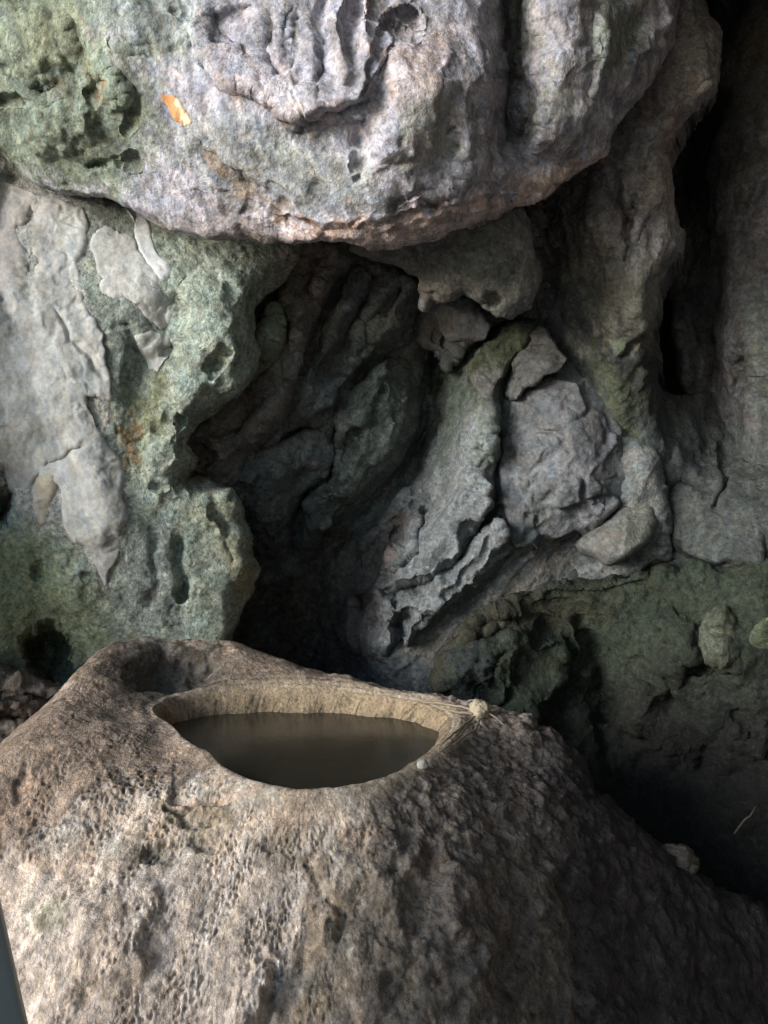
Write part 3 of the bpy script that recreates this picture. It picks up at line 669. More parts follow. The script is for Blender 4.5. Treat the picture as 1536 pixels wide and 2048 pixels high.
# ------------------------------------------------------------------ right side: far wall, pillar, dark green wall
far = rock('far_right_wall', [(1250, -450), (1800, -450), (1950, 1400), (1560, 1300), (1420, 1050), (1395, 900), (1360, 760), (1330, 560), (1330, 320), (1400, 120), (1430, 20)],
    [(1300, -400, 3.9), (1480, 0, 3.75), (1420, 300, 3.8), (1500, 500, 3.6), (1400, 700, 3.75), (1500, 900, 3.62), (1700, 300, 3.2), (2200, 300, 2.6), (1600, 1200, 3.3), (2200, 1300, 2.6), (2200, -700, 2.8), (1340, 500, 3.95)],
    'dim brownish grey wall at the far right beyond the black cleft', 'rock wall',
    strokes=[('crack', [(1400, -200), (1460, 0), (1400, 150), (1370, 300), (1380, 600), (1420, 850)], 40, 0.25, 1), ('fold', [(1490, 120), (1470, 350), (1460, 600), (1470, 800)], 50, 0.06), ('crack', [(1536, 330), (1500, 420), (1480, 480)], 8, 0.03),
             ('crack', [(1500, 700), (1470, 800), (1440, 960)], 16, 0.05), ('hollow', (1480, 740, 30, 60, 0), 0.04)],
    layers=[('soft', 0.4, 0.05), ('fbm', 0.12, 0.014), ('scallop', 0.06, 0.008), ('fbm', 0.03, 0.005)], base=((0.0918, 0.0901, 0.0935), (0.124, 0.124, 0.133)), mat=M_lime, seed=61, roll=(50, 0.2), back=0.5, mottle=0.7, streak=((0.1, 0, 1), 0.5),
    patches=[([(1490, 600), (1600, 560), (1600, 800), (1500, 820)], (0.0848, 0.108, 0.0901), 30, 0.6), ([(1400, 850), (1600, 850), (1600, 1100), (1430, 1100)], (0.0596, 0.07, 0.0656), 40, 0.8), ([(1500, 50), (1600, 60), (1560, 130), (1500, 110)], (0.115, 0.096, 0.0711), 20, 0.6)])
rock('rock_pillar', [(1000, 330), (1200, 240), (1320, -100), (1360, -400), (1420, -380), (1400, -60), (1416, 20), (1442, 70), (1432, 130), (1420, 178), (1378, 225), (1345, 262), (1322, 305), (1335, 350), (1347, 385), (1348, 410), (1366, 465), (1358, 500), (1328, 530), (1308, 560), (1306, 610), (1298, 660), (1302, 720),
     (1340, 790), (1380, 800), (1460, 750), (1560, 770), (1800, 800), (1850, 1260), (1540, 1240), (1400, 1230), (1200, 1200), (1040, 1230), (980, 1100), (1000, 900), (1060, 720), (1060, 560), (1040, 450)],
    [(1330, -300, 3.0), (1400, 60, 3.08), (1330, 200, 3.04), (1280, 280, 3.0), (1180, 330, 3.15), (1100, 420, 3.42), (1110, 560, 3.52), (1180, 450, 3.22), (1260, 420, 3.08), (1330, 460, 3.10), (1240, 600, 3.18), (1290, 680, 3.26), (1180, 700, 3.42), (1080, 650, 3.60), (1250, 800, 3.46),
     (1300, 900, 3.52), (1360, 950, 3.6), (1250, 1000, 3.72), (1400, 1050, 3.48), (1520, 1060, 3.34), (1440, 800, 3.92), (1500, 920, 3.62), (1540, 790, 3.85), (1720, 840, 3.5), (1150, 1150, 3.78), (1350, 1150, 3.62), (1800, 1150, 3.0), (1060, 1000, 3.85), (1100, 850, 3.72)],
    'grey fluted pillar of rock at right that spreads into a dark green foot', 'rock pillar',
    strokes=[('crack', [(1228, 360), (1245, 420), (1255, 480), (1256, 540)], 8, 0.05), ('hollow', (1262, 430, 13, 50, 12), 0.05), ('step', [(1350, 404), (1300, 420), (1275, 470), (1262, 540)], 26, 0.035), ('crack', [(1420, 180), (1360, 230), (1320, 290), (1300, 330)], 6, 0.025),
             ('step', [(1290, 300), (1320, 240), (1380, 190), (1430, 150)], 24, 0.03), ('fold', [(1200, 330), (1195, 420), (1210, 520)], 30, 0.04), ('hollow', (1100, 500, 40, 110, 0), 0.07), ('crack', [(1222, 330), (1232, 400), (1222, 470)], 8, 0.02), ('fold', [(1290, 440), (1280, 540), (1275, 640)], 20, 0.03),
             ('ridge', [(1420, 30), (1400, 120), (1340, 230)], 14, 0.03), ('crack', [(1300, 640), (1270, 690), (1238, 722)], 6, 0.035), ('step', [(1300, 650), (1262, 700), (1236, 722)], 20, 0.02), ('hollow', (1300, 340, 22, 30, 0), 0.03), ('step', [(1200, 495), (1160, 482), (1090, 490)], 18, 0.02),
             ('crack', [(1180, 480), (1185, 560), (1200, 640)], 10, 0.02), ('fold', [(1130, 590), (1180, 640), (1230, 760), (1260, 860)], 24, 0.03), ('fold', [(1290, 720), (1300, 820), (1360, 920), (1420, 990)], 26, 0.045), ('crack', [(1300, 1000), (1380, 965), (1440, 975)], 10, 0.04),
             ('ridge', [(1430, 870), (1442, 950), (1420, 1020)], 12, 0.04), ('step', [(1536, 1118), (1480, 1126), (1420, 1120), (1330, 1090)], 50, 0.08), ('crack', [(1445, 860), (1452, 960), (1424, 1030)], 9, 0.05), ('crack', [(1320, 780), (1350, 870), (1330, 930)], 10, 0.04), ('ridge', [(1320, 880), (1360, 900), (1400, 890)], 10, 0.025),
             ('step', [(1120, 630), (1080, 640), (1050, 660)], 20, 0.02)],
    layers=[('soft', 0.3, 0.025), ('scallop', 0.14, 0.016, ((0, 0, 1), 2.2)), ('ridged', 0.09, 0.006, ((0, 0, 1), 2.5)), ('chips', 0.06, 0.006), ('fbm', 0.04, 0.005), ('chips', 0.025, 0.003)], base=((0.246, 0.238, 0.242), (0.312, 0.299, 0.307)), mat=M_lime, seed=62, roll=(26, 0.12), back=0.5, mottle=0.7, streak=((0, 0, 1), 0.5),
    patches=[([(1300, 140), (1420, 40), (1440, 120), (1340, 270), (1290, 260)], (0.344, 0.316, 0.299), 20, 0.7), ([(1290, 320), (1350, 360), (1350, 420), (1290, 420)], (0.361, 0.303, 0.275), 16, 0.7), ([(1130, 500), (1300, 530), (1320, 720), (1180, 760), (1110, 620)], (0.164, 0.164, 0.135), 40, 0.85),
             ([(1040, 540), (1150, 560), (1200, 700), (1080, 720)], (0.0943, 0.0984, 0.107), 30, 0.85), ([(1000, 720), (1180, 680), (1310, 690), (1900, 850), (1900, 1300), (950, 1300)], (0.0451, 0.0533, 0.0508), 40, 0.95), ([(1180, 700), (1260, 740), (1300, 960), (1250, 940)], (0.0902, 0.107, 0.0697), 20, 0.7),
             ([(1380, 170), (1330, 250), (1310, 330), (1340, 320), (1350, 270)], (0.279, 0.164, 0.123), 8, 0.4), ([(1225, 670), (1245, 680), (1235, 705), (1220, 695)], (0.246, 0.312, 0.246), 6, 0.6), ([(1270, 1040), (1340, 1050), (1340, 1110), (1280, 1120)], (0.148, 0.164, 0.123), 16, 0.7),
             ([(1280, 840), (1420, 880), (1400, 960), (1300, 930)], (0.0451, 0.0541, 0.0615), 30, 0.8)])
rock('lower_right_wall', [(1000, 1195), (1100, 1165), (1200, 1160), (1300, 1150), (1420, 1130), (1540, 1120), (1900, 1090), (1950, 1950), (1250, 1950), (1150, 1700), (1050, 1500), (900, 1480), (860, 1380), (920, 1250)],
    [(1050, 1190, 3.55), (1250, 1180, 3.50), (1450, 1160, 3.30), (1900, 1150, 2.8), (1150, 1330, 3.62), (1300, 1300, 3.42), (1450, 1280, 3.22), (1300, 1500, 3.5), (1450, 1500, 3.3), (1100, 1500, 3.5), (1350, 1800, 3.05), (1600, 1700, 3.0), (1500, 2050, 2.85), (900, 1430, 3.55), (1000, 1330, 3.52), (2000, 2000, 2.3)],
    'broad mossy green wall low at the right, fading into black', 'rock wall',
    strokes=[('step', [(1320, 1165), (1180, 1178), (1060, 1190), (1000, 1200)], 30, 0.04), ('ridge', [(1010, 1205), (1090, 1195), (1180, 1200), (1240, 1215)], 12, 0.03), ('crack', [(1170, 1260), (1195, 1330), (1210, 1420), (1215, 1450)], 18, 0.10),
             ('crack', [(1330, 1340), (1350, 1400), (1330, 1440)], 8, 0.04), ('plate', [(840, 1360), (880, 1300), (930, 1262), (1000, 1240), (1070, 1240), (1120, 1262), (1150, 1310), (1152, 1370), (1120, 1420), (1060, 1470), (880, 1470)], 40, 0.13),
             ('ridge', [(880, 1290), (940, 1245), (1020, 1222), (1090, 1225), (1150, 1260), (1178, 1320), (1180, 1380)], 14, 0.05), ('crack', [(1050, 1246), (1110, 1262), (1142, 1310), (1142, 1370), (1110, 1415)], 7, 0.035), ('crack', [(1000, 1300), (986, 1350), (984, 1410)], 7, 0.04), ('step', [(1000, 1300), (984, 1360), (980, 1420)], 30, -0.03), ('crack', [(870, 1320), (930, 1285), (1000, 1262), (1050, 1258)], 8, 0.03),
             ('fold', [(860, 1310), (930, 1260), (990, 1215), (1060, 1200)], 20, 0.04), ('bulge', (1330, 1280, 90, 90, 0), 0.06), ('hollow', (1395, 1335, 40, 20, -20), 0.08), ('step', [(1480, 1345), (1400, 1325), (1330, 1300)], 40, 0.03),
             ('crack', [(1180, 1430), (1215, 1500), (1222, 1560)], 9, 0.05), ('fold', [(1290, 1360), (1270, 1480)], 34, 0.05), ('hollow', (1400, 1560, 90, 90, 0), 0.06), ('crack', [(1480, 1400), (1440, 1480), (1380, 1540)], 16, 0.05),
             ('fold', [(1480, 1440), (1420, 1530)], 24, 0.05), ('bulge', (1500, 1480, 50, 40, 0), 0.05)],
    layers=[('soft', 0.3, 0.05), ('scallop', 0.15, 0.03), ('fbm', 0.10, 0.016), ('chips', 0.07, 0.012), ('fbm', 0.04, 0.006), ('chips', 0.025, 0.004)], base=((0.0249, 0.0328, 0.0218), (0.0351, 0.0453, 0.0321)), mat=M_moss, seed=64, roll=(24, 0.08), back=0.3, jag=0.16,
    patches=[([(1130, 1430), (1260, 1400), (1330, 1350), (1420, 1400), (1536, 1340), (1900, 1300), (1900, 2000), (1200, 2000)], (0.0166, 0.0161, 0.0146), 150, 0.95), ([(1000, 1190), (1180, 1190), (1200, 1230), (1100, 1235), (1020, 1240)], (0.037, 0.0351, 0.0207), 26, 0.8),  # first patch paints the black shade of the low cavity into the colour
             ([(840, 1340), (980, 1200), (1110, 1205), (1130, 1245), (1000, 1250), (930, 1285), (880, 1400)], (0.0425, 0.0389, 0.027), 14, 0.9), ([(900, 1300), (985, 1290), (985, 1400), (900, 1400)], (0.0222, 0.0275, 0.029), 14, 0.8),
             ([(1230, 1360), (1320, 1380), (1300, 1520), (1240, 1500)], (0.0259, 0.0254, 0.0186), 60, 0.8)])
rock('rounded_stone', [(1392, 1290), (1400, 1250), (1412, 1225), (1430, 1208), (1455, 1210), (1470, 1228), (1482, 1262), (1494, 1290), (1492, 1320), (1470, 1336), (1440, 1338), (1412, 1330), (1398, 1312)],
    [(1400, 1300, 3.21), (1440, 1220, 3.21), (1440, 1300, 3.12), (1485, 1300, 3.17)], 'rounded two-lobed green knob bulging from the lower right wall', 'rock', group='rounded knobs at the right edge',
    strokes=[('crack', [(1400, 1262), (1440, 1270), (1485, 1258)], 9, 0.02), ('bulge', (1440, 1236, 26, 24, 0), 0.02)],
    layers=[('fbm', 0.06, 0.010), ('scallop', 0.03, 0.004)], base=((0.0714, 0.0821, 0.0571), (0.1, 0.111, 0.0821)), mat=M_moss, jag=0.16, seed=65, roll=(30, 0.08), back=0.25)
rock('rounded_stone', [(1496, 1290), (1505, 1255), (1530, 1235), (1570, 1230), (1600, 1260), (1600, 1310), (1560, 1325), (1515, 1322)],
    [(1500, 1290, 3.12), (1545, 1270, 3.02), (1590, 1290, 3.06)], 'rounded green knob cut off by the right edge of the photo', 'rock', group='rounded knobs at the right edge',
    layers=[('fbm', 0.06, 0.010), ('scallop', 0.03, 0.004)], base=((0.114, 0.138, 0.084), (0.162, 0.186, 0.126)), mat=M_moss, seed=66, roll=(30, 0.07), back=0.25)
# grey slabs and boulders lit in the middle
SL = [('soft', 0.25, 0.02), ('chips', 0.20, 0.030), ('chips', 0.09, 0.008), ('fbm', 0.05, 0.004), ('chips', 0.03, 0.003)]
rock('rock_lump', [(836, 650), (856, 606), (900, 585), (944, 590), (968, 622), (986, 650), (974, 682), (940, 692), (920, 720), (896, 740), (866, 716), (848, 690)],
    [(860, 640, 3.60), (920, 610, 3.50), (960, 660, 3.48), (900, 710, 3.60)], 'pale grey angular lump just below the hanging block', 'rock',
    strokes=[('step', [(970, 690), (900, 690), (860, 680)], 20, -0.03), ('crack', [(880, 690), (930, 680), (970, 690)], 7, 0.03)], layers=SL, base=((0.0999, 0.107, 0.116), (0.129, 0.138, 0.146)), mat=M_slab, seed=72, roll=(8, 0.05), back=0.35, jag=0.14,
    patches=[([(840, 640), (900, 590), (900, 640), (860, 700)], (0.0792, 0.0724, 0.0636), 14, 0.7), ([(850, 690), (920, 690), (900, 740)], (0.0665, 0.07, 0.0704), 8, 0.7)])
rock('mossy_rock', [(930, 730), (960, 700), (1000, 650), (1040, 640), (1080, 640), (1060, 690), (1020, 740), (1004, 775), (980, 812), (958, 800), (936, 770)],
    [(950, 750, 3.50), (1000, 690, 3.50), (1060, 650, 3.48), (980, 790, 3.48)], 'small rock half moss and half bare grey above the leaning slab', 'rock',
    strokes=[('step', [(1000, 780), (960, 740), (940, 730)], 20, -0.01)], layers=SL, base=((0.0604, 0.0735, 0.0499), (0.081, 0.0945, 0.0656)), mat=M_dark, seed=73, roll=(12, 0.06), back=0.4,
    patches=[([(934, 760), (956, 736), (1002, 738), (1000, 780), (975, 812), (948, 800)], (0.158, 0.16, 0.158), 6, 0.95)])
rock('faceted_boulder', [(1004, 830), (1040, 790), (1090, 750), (1130, 722), (1160, 738), (1200, 770), (1234, 810), (1248, 860), (1258, 910), (1270, 950), (1290, 990), (1240, 1000), (1216, 1030), (1180, 1055), (1140, 1076), (1112, 1086), (1080, 1082), (1052, 1100), (1030, 1096), (1012, 1064), (1000, 1020), (1004, 960), (1000, 890)],
    [(1010, 850, 3.58), (1060, 800, 3.52), (1140, 750, 3.50), (1120, 850, 3.42), (1220, 850, 3.46), (1180, 930, 3.40), (1250, 960, 3.48), (1040, 960, 3.50), (1100, 1020, 3.48), (1030, 1080, 3.50), (1120, 1080, 3.54), (1200, 1020, 3.48)],
    'big faceted grey boulder with creased face right of the centre', 'boulder',
    strokes=[('step', [(1125, 745), (1118, 800), (1160, 850), (1190, 900)], 40, 0.02), ('crack', [(1060, 830), (1110, 870), (1140, 895), (1190, 900)], 9, 0.03), ('crack', [(1140, 895), (1100, 920), (1070, 960), (1040, 1030)], 12, 0.03), ('hollow', (1080, 1010, 26, 52, 30), 0.05),
             ('ridge', [(1150, 880), (1130, 960), (1120, 1050)], 14, 0.025), ('crack', [(1190, 980), (1180, 1020), (1195, 1050)], 7, 0.03), ('hollow', (1200, 1000, 16, 24, 0), 0.03), ('ridge', [(1040, 810), (1090, 790), (1130, 820)], 12, 0.02),
             ('crack', [(1200, 830), (1215, 880), (1190, 930)], 8, 0.015), ('crack', [(1030, 1100), (1060, 1060), (1100, 1050)], 8, 0.025), ('step', [(1030, 880), (1070, 880), (1100, 900)], 20, 0.02)],
    layers=SL, base=((0.109, 0.116, 0.126), (0.146, 0.156, 0.17)), mat=M_slab, seed=74, roll=(10, 0.06), back=0.4, gain=0.55,
    patches=[([(1060, 980), (1110, 970), (1100, 1050), (1040, 1070)], (0.0742, 0.0865, 0.0743), 12, 0.7)])
rock('tilted_rock_slab', [(1010, 790), (1020, 740), (1050, 690), (1076, 640), (1090, 650), (1114, 690), (1140, 716), (1128, 735), (1080, 760), (1044, 785), (1034, 800)],
    [(1020, 770, 3.52), (1060, 690, 3.46), (1085, 650, 3.50), (1125, 722, 3.39), (1060, 770, 3.42)], 'thin grey slab tilted on top of the faceted boulder', 'rock slab',
    strokes=[('step', [(1120, 735), (1060, 740), (1020, 775)], 20, 0.015), ('crack', [(1100, 690), (1050, 720), (1020, 760)], 6, 0.015)], layers=SL, base=((0.103, 0.107, 0.107), (0.127, 0.132, 0.135)), mat=M_slab, seed=75, roll=(5, 0.03), back=0.3, jag=0.14)
rock('wedge_boulder', [(1146, 1090), (1180, 1060), (1220, 1030), (1250, 1000), (1290, 985), (1310, 1010), (1316, 1050), (1300, 1090), (1270, 1112), (1240, 1126), (1212, 1134), (1180, 1116), (1156, 1106)],
    [(1160, 1090, 3.52), (1250, 1010, 3.50), (1230, 1080, 3.38), (1300, 1030, 3.44), (1215, 1125, 3.42)], 'smooth wedge-shaped grey boulder tucked below the faceted one', 'boulder',
    strokes=[('step', [(1230, 1120), (1246, 1070), (1250, 1030)], 26, 0.02)], layers=[('soft', 0.2, 0.012), ('fbm', 0.06, 0.005), ('fbm', 0.02, 0.002)], base=((0.113, 0.113, 0.105), (0.136, 0.136, 0.129)), mat=M_slab, seed=76, roll=(22, 0.10), back=0.35,
    patches=[([(1250, 1030), (1330, 990), (1330, 1110), (1250, 1110)], (0.113, 0.127, 0.11), 10, 0.7)])
rock('dark_rock', [(-300, 1380), (-60, 1330), (0, 1322), (60, 1340), (100, 1360), (150, 1370), (200, 1420), (150, 1600), (-300, 1700)],
    [(-200, 1400, 2.9), (0, 1340, 3.02), (100, 1370, 3.05), (0, 1450, 2.92), (150, 1550, 3.05), (-200, 1650, 2.85)], 'dark broken rocks at the left edge behind the mound', 'rock',
    strokes=[('crack', [(-40, 1400), (30, 1390), (110, 1400)], 8, 0.04), ('crack', [(-40, 1440), (20, 1430), (70, 1440)], 8, 0.04), ('step', [(80, 1420), (20, 1410), (-40, 1420)], 16, 0.04)],
    layers=[('chips', 0.12, 0.03), ('fbm', 0.06, 0.012), ('fbm', 0.02, 0.004)], base=(UMBER, (0.102, 0.09, 0.075)), mat=M_dark, seed=78, roll=(20, 0.08), back=0.4)
# ------------------------------------------------------------------ the mound with its rimstone pool
RIM = [(300, 1415, 2.80), (350, 1391, 2.98), (450, 1374, 3.08), (600, 1371, 3.10), (750, 1385, 3.05), (850, 1400, 2.98), (905, 1428, 2.82), (890, 1478, 2.56), (830, 1523, 2.35), (740, 1563, 2.20), (600, 1579, 2.17), (500, 1558, 2.24), (420, 1502, 2.42), (350, 1452, 2.62)]
WATER_Z = 0.775
def mound():
    R3 = np.array([at(*p) for p in RIM]); c0 = np.array([-0.29, 2.63])
    th = np.arctan2(R3[:, 1] - c0[1], R3[:, 0] - c0[0]); rr = np.hypot(R3[:, 0] - c0[0], R3[:, 1] - c0[1])
    k = np.argsort(th); th, rr = th[k], rr[k]
    tt = np.concatenate([th[-4:] - 2 * np.pi, th, th[:4] + 2 * np.pi]); r3 = np.concatenate([rr[-4:], rr, rr[:4]])
    z3 = R3[k, 2]; z3 = np.concatenate([z3[-4:], z3, z3[:4]])
    def smooth_per(t, v):     # gentle periodic smoothing of the traced rim
        g = np.linspace(-np.pi, np.pi, 721)[:-1]
        a = np.interp(g, t, v); ker = np.hanning(41); ker /= ker.sum()
        a = np.convolve(np.concatenate([a[-40:], a, a[:40]]), ker, 'same')[40:-40]
        return g, a
    g, rs = smooth_per(tt, r3); _, zs = smooth_per(tt, z3)
    gp = np.concatenate([g - 2 * np.pi, g, g + 2 * np.pi])
    rim_r = lambda t: np.interp(t, gp, np.tile(rs, 3)); rim_z = lambda t: np.interp(t, gp, np.tile(zs, 3))
    ctl = [at(*p) for p in RIM]
    for p in [(380, 1275, 3.27), (300, 1279, 3.22), (460, 1291, 3.27), (540, 1316, 3.27), (620, 1345, 3.24), (700, 1363, 3.2), (870, 1392, 3.06), (330, 1345, 3.12), (420, 1335, 3.19), (510, 1345, 3.19), (250, 1330, 3.02), (270, 1390, 2.86),
              (230, 1291, 3.1), (150, 1340, 2.95), (100, 1390, 2.83), (30, 1462, 2.62), (-20, 1510, 2.5), (-160, 1640, 2.25), (-250, 1900, 1.95),
              (180, 1400, 2.74), (200, 1470, 2.5), (100, 1580, 2.3), (0, 1700, 2.18), (200, 1680, 2.15), (320, 1570, 2.3), (400, 1620, 2.2), (400, 1750, 2.07), (600, 1690, 2.09), (800, 1680, 2.10),
              (0, 2048, 1.92), (300, 2048, 1.86), (600, 2048, 1.83), (850, 2048, 1.83), (150, 1880, 1.96), (400, 1900, 1.94), (700, 1880, 1.94), (950, 1900, 1.95),
              (960, 1420, 2.86), (900, 1530, 2.4), (1000, 1500, 2.62), (1100, 1600, 2.42), (980, 1690, 2.16), (1180, 1800, 2.24), (1050, 2048, 1.95), (1300, 1900, 2.26), (1300, 2048, 2.16), (1500, 1950, 2.40), (1536, 2048, 2.36),
              (1060, 1440, 2.88), (1130, 1480, 2.80), (1220, 1590, 2.68), (1320, 1690, 2.62), (1400, 1750, 2.6), (1536, 1832, 2.6), (1700, 1930, 2.58)]:
        ctl.append(at(*p))
    ctl += [(-1.55, 3.0, 0.3), (-1.75, 2.3, 0.25), (-1.6, 1.6, 0.1), (-1.1, 3.7, 0.45), (-0.5, 3.75, 0.4), (0.2, 3.6, 0.35), (0.75, 3.3, 0.35), (1.05, 2.9, 0.2), (1.35, 2.95, 0.0), (1.75, 2.8, -0.1),
            (-1.0, 1.45, -0.35), (0.0, 1.45, -0.35), (1.0, 1.6, -0.3), (1.8, 2.1, -0.3)]
    H = Tps(ctl, 2e-5)
    nt_ = 1100
    s = np.linspace(0, 1, nt_, endpoint=False)
    # more columns on the side that faces the viewer
    tg = -np.pi / 2 + 2 * np.pi * (s - 0.5); tg = -np.pi / 2 + (tg + np.pi / 2) - 0.5 * np.sin(tg + np.pi / 2)
    tin = np.array([-0.60, -0.45, -0.3, -0.24, -0.2, -0.17, -0.15] + list(np.linspace(-0.135, 0, 44)))
    tout = 0.004 + 1.25 * np.linspace(0, 1, 370) ** 1.15
    tr = np.concatenate([tin, tout])
    T, D = np.meshgrid(tg, tr)
    rr_ = rim_r(T)
    rad = np.where(D < 0, np.maximum(rr_ * (1 + D / 0.62), 0.004), rr_ + D)
    X = c0[0] + rad * np.cos(T); Y = c0[1] + rad * np.sin(T)
    xy = np.stack([X.ravel(), Y.ravel()], 1)
    Z = H(xy).reshape(X.shape)
    zr = rim_z(T)
    dd = np.abs(D) * rr_ / 0.62       # distance inside the rim
    wob = 1 + 0.35 * perlin(np.stack([np.cos(T).ravel() * 5, np.sin(T).ravel() * 5, np.zeros(T.size)], 1), 8).reshape(T.shape)
    wall = zr - 0.15 * sstep(-0.004, (0.085 + 0.075 * sstep(0.3, 0.95, np.cos(T))) * wob, dd) - 0.03 * dd - 0.10 * sstep(0.08, 0.3, dd)
    blend = sstep(0, 0.06, D)
    Z = np.where(D < 0, wall, zr * (1 - blend) + Z * blend + 0.014 * np.exp(-((D - 0.035) / 0.025) ** 2) * sstep(-0.2, 0.5, np.sin(T) + 0.6 * np.cos(T)))
    W = np.stack([X.ravel(), Y.ravel(), Z.ravel()], 1)
    nr = len(tr); I = np.arange(nr * nt_).reshape(nr, nt_); J = np.roll(I, -1, axis=1)
    Q = np.stack([I[:-1], J[:-1], J[1:], I[1:]], -1)
    Q = np.stack([I[:-1], I[1:], J[1:], J[:-1]], -1).reshape(-1, 4)
    q = np.stack([768 + F * W[:, 0] / np.maximum(W[:, 1], 0.3), 1024 + F * (CAM_Z - W[:, 2]) / np.maximum(W[:, 1], 0.3)], 1).astype(np.float32)
    Nn = vert_normals(W, Q)
    if Nn[:, 2].mean() < 0: Q = Q[:, ::-1].copy(); Nn = -Nn
    Df = D.ravel(); outm = sstep(0.01, 0.10, Df)
    strokes = [
      ('hollow', (345, 1345, 100, 48, -4), 0.07), ('step', [(460, 1602), (410, 1606), (375, 1614), (335, 1612)], 30, -0.03), ('crack', [(325, 1620), (370, 1618), (400, 1608), (460, 1606)], 5, 0.035),
      ('hollow', (400, 1635, 70, 22, -8), 0.02), ('hollow', (320, 1700, 45, 24, -15), 0.025), ('hollow', (410, 1690, 40, 20, 10), 0.02), ('hollow', (550, 1690, 40, 26, 0), 0.018),
      ('crack', [(690, 1620), (645, 1680), (615, 1725), (640, 1775), (650, 1800)], 9, 0.014), ('crack', [(650, 1795), (616, 1870), (602, 1940), (565, 2048)], 14, 0.014), ('ridge', [(700, 1690), (672, 1760), (665, 1820), (640, 1900)], 22, 0.02),
      ('crack', [(650, 1790), (688, 1830), (668, 1890)], 8, 0.018), ('bulge', (505, 1990, 46, 110, 25), 0.045), ('crack', [(540, 1900), (548, 1980), (530, 2060)], 8, 0.03),
      ('fold', [(790, 1660), (760, 1740), (800, 1850)], 34, 0.02), ('fold', [(930, 1700), (900, 1800), (960, 1920), (940, 2040)], 36, 0.025), ('hollow', (850, 1790, 50, 100, 15), 0.025), ('hollow', (1010, 1930, 50, 90, 20), 0.025),
      ('hollow', (800, 1990, 50, 70, -10), 0.022), ('bulge', (1080, 1780, 60, 70, 0), 0.02),
      ('step', [(1125, 1858), (1085, 1870), (1060, 1850), (1050, 1810)], 20, 0.025), ('crack', [(1130, 1740), (1160, 1880), (1170, 2040)], 18, 0.02),
      ('crack', [(950, 1440), (905, 1485), (840, 1530), (780, 1555)], 7, 0.02), ('ridge', [(940, 1470), (880, 1512), (850, 1532)], 7, 0.012),
      ('fold', [(180, 1790), (100, 1850), (60, 1960)], 40, 0.02), ('fold', [(260, 1560), (140, 1620), (20, 1720)], 40, 0.02), ('crack', [(300, 1600), (180, 1690), (80, 1770)], 24, 0.015), ('bulge', (230, 1860, 110, 140, 20), 0.03),
      ('crack', [(190, 1880), (180, 1950), (160, 2030)], 14, 0.015), ('hollow', (50, 1575, 26, 50, 20), 0.015), ('hollow', (200, 1640, 40, 20, -20), 0.015),
      ('ridge', [(280, 1560), (350, 1530), (400, 1530)], 12, 0.008), ('crack', [(1060, 1440), (1120, 1480), (1150, 1500)], 7, 0.02), ('crack', [(1180, 1520), (1220, 1590)], 10, 0.03)]
    h = relief(q + 6 * np.stack([perlin(W / 0.05, 3), perlin(W / 0.05, 4)], 1), strokes, 900) * outm
    ripple = (W - np.outer(W @ np.array([0.25, 0.6, -0.76]), np.array([0.25, 0.6, -0.76])) * 0.75)
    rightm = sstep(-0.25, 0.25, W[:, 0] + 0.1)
    h = h + outm * (displace(W, [('soft', 0.35, 0.022), ('fbm', 0.12, 0.010), ('fbm', 0.03, 0.003)], 321)
                    + rightm * 0.024 * fbm(ripple / 0.055 + 0.5 * np.stack([perlin(W / 0.1 + 3 * k, k) for k in range(3)], 1), 55, 3) + rightm * 0.014 * fbm(W / 0.04, 56, 3))
    # clustered solution pits, deepest on the steep front and left
    wp = W + 0.012 * np.stack([perlin(W / 0.03 + 5 * k, 40 + k) for k in range(3)], 1)
    streak = W - np.outer(W @ np.array([-0.35, -0.5, -0.79]), np.array([-0.35, -0.5, -0.79])) * 0.6
    band = sstep(-0.16, 0.22, fbm(streak / 0.085, 47, 3)) * (0.2 + 0.8 * (1 - rightm)) * (0.35 + 0.65 * sstep(0.85, 0.74, W[:, 2]))
    for sz, am in ((0.017, 0.009), (0.010, 0.005)):
        d1, _ = worley(wp / sz, 50 + int(sz * 1000))
        h = h - outm * band * am * np.clip(1 - (d1 / 0.5) ** 2, 0, 1)
    inn = (1 - outm)
    h = h + inn * 0.006 * fbm(W / 0.04, 61, 3)
    # drip flutes on the inner wall and the old water line near its top
    ang = np.arctan2(W[:, 1] - c0[1], W[:, 0] - c0[0])
    fl = fbm(np.stack([ang * 22, W[:, 2] * 6, 0 * ang], 1), 71, 3)
    h = h + np.where(Df < -0.012, 0.0015 * fl, 0)
    h = h - 0.006 * np.exp(-((Df + 0.010) / 0.005) ** 2) * (0.5 + fbm(np.stack([ang * 3, ang * 0, 0 * ang], 1), 72, 2))
    W2 = W + Nn * h[:, None]
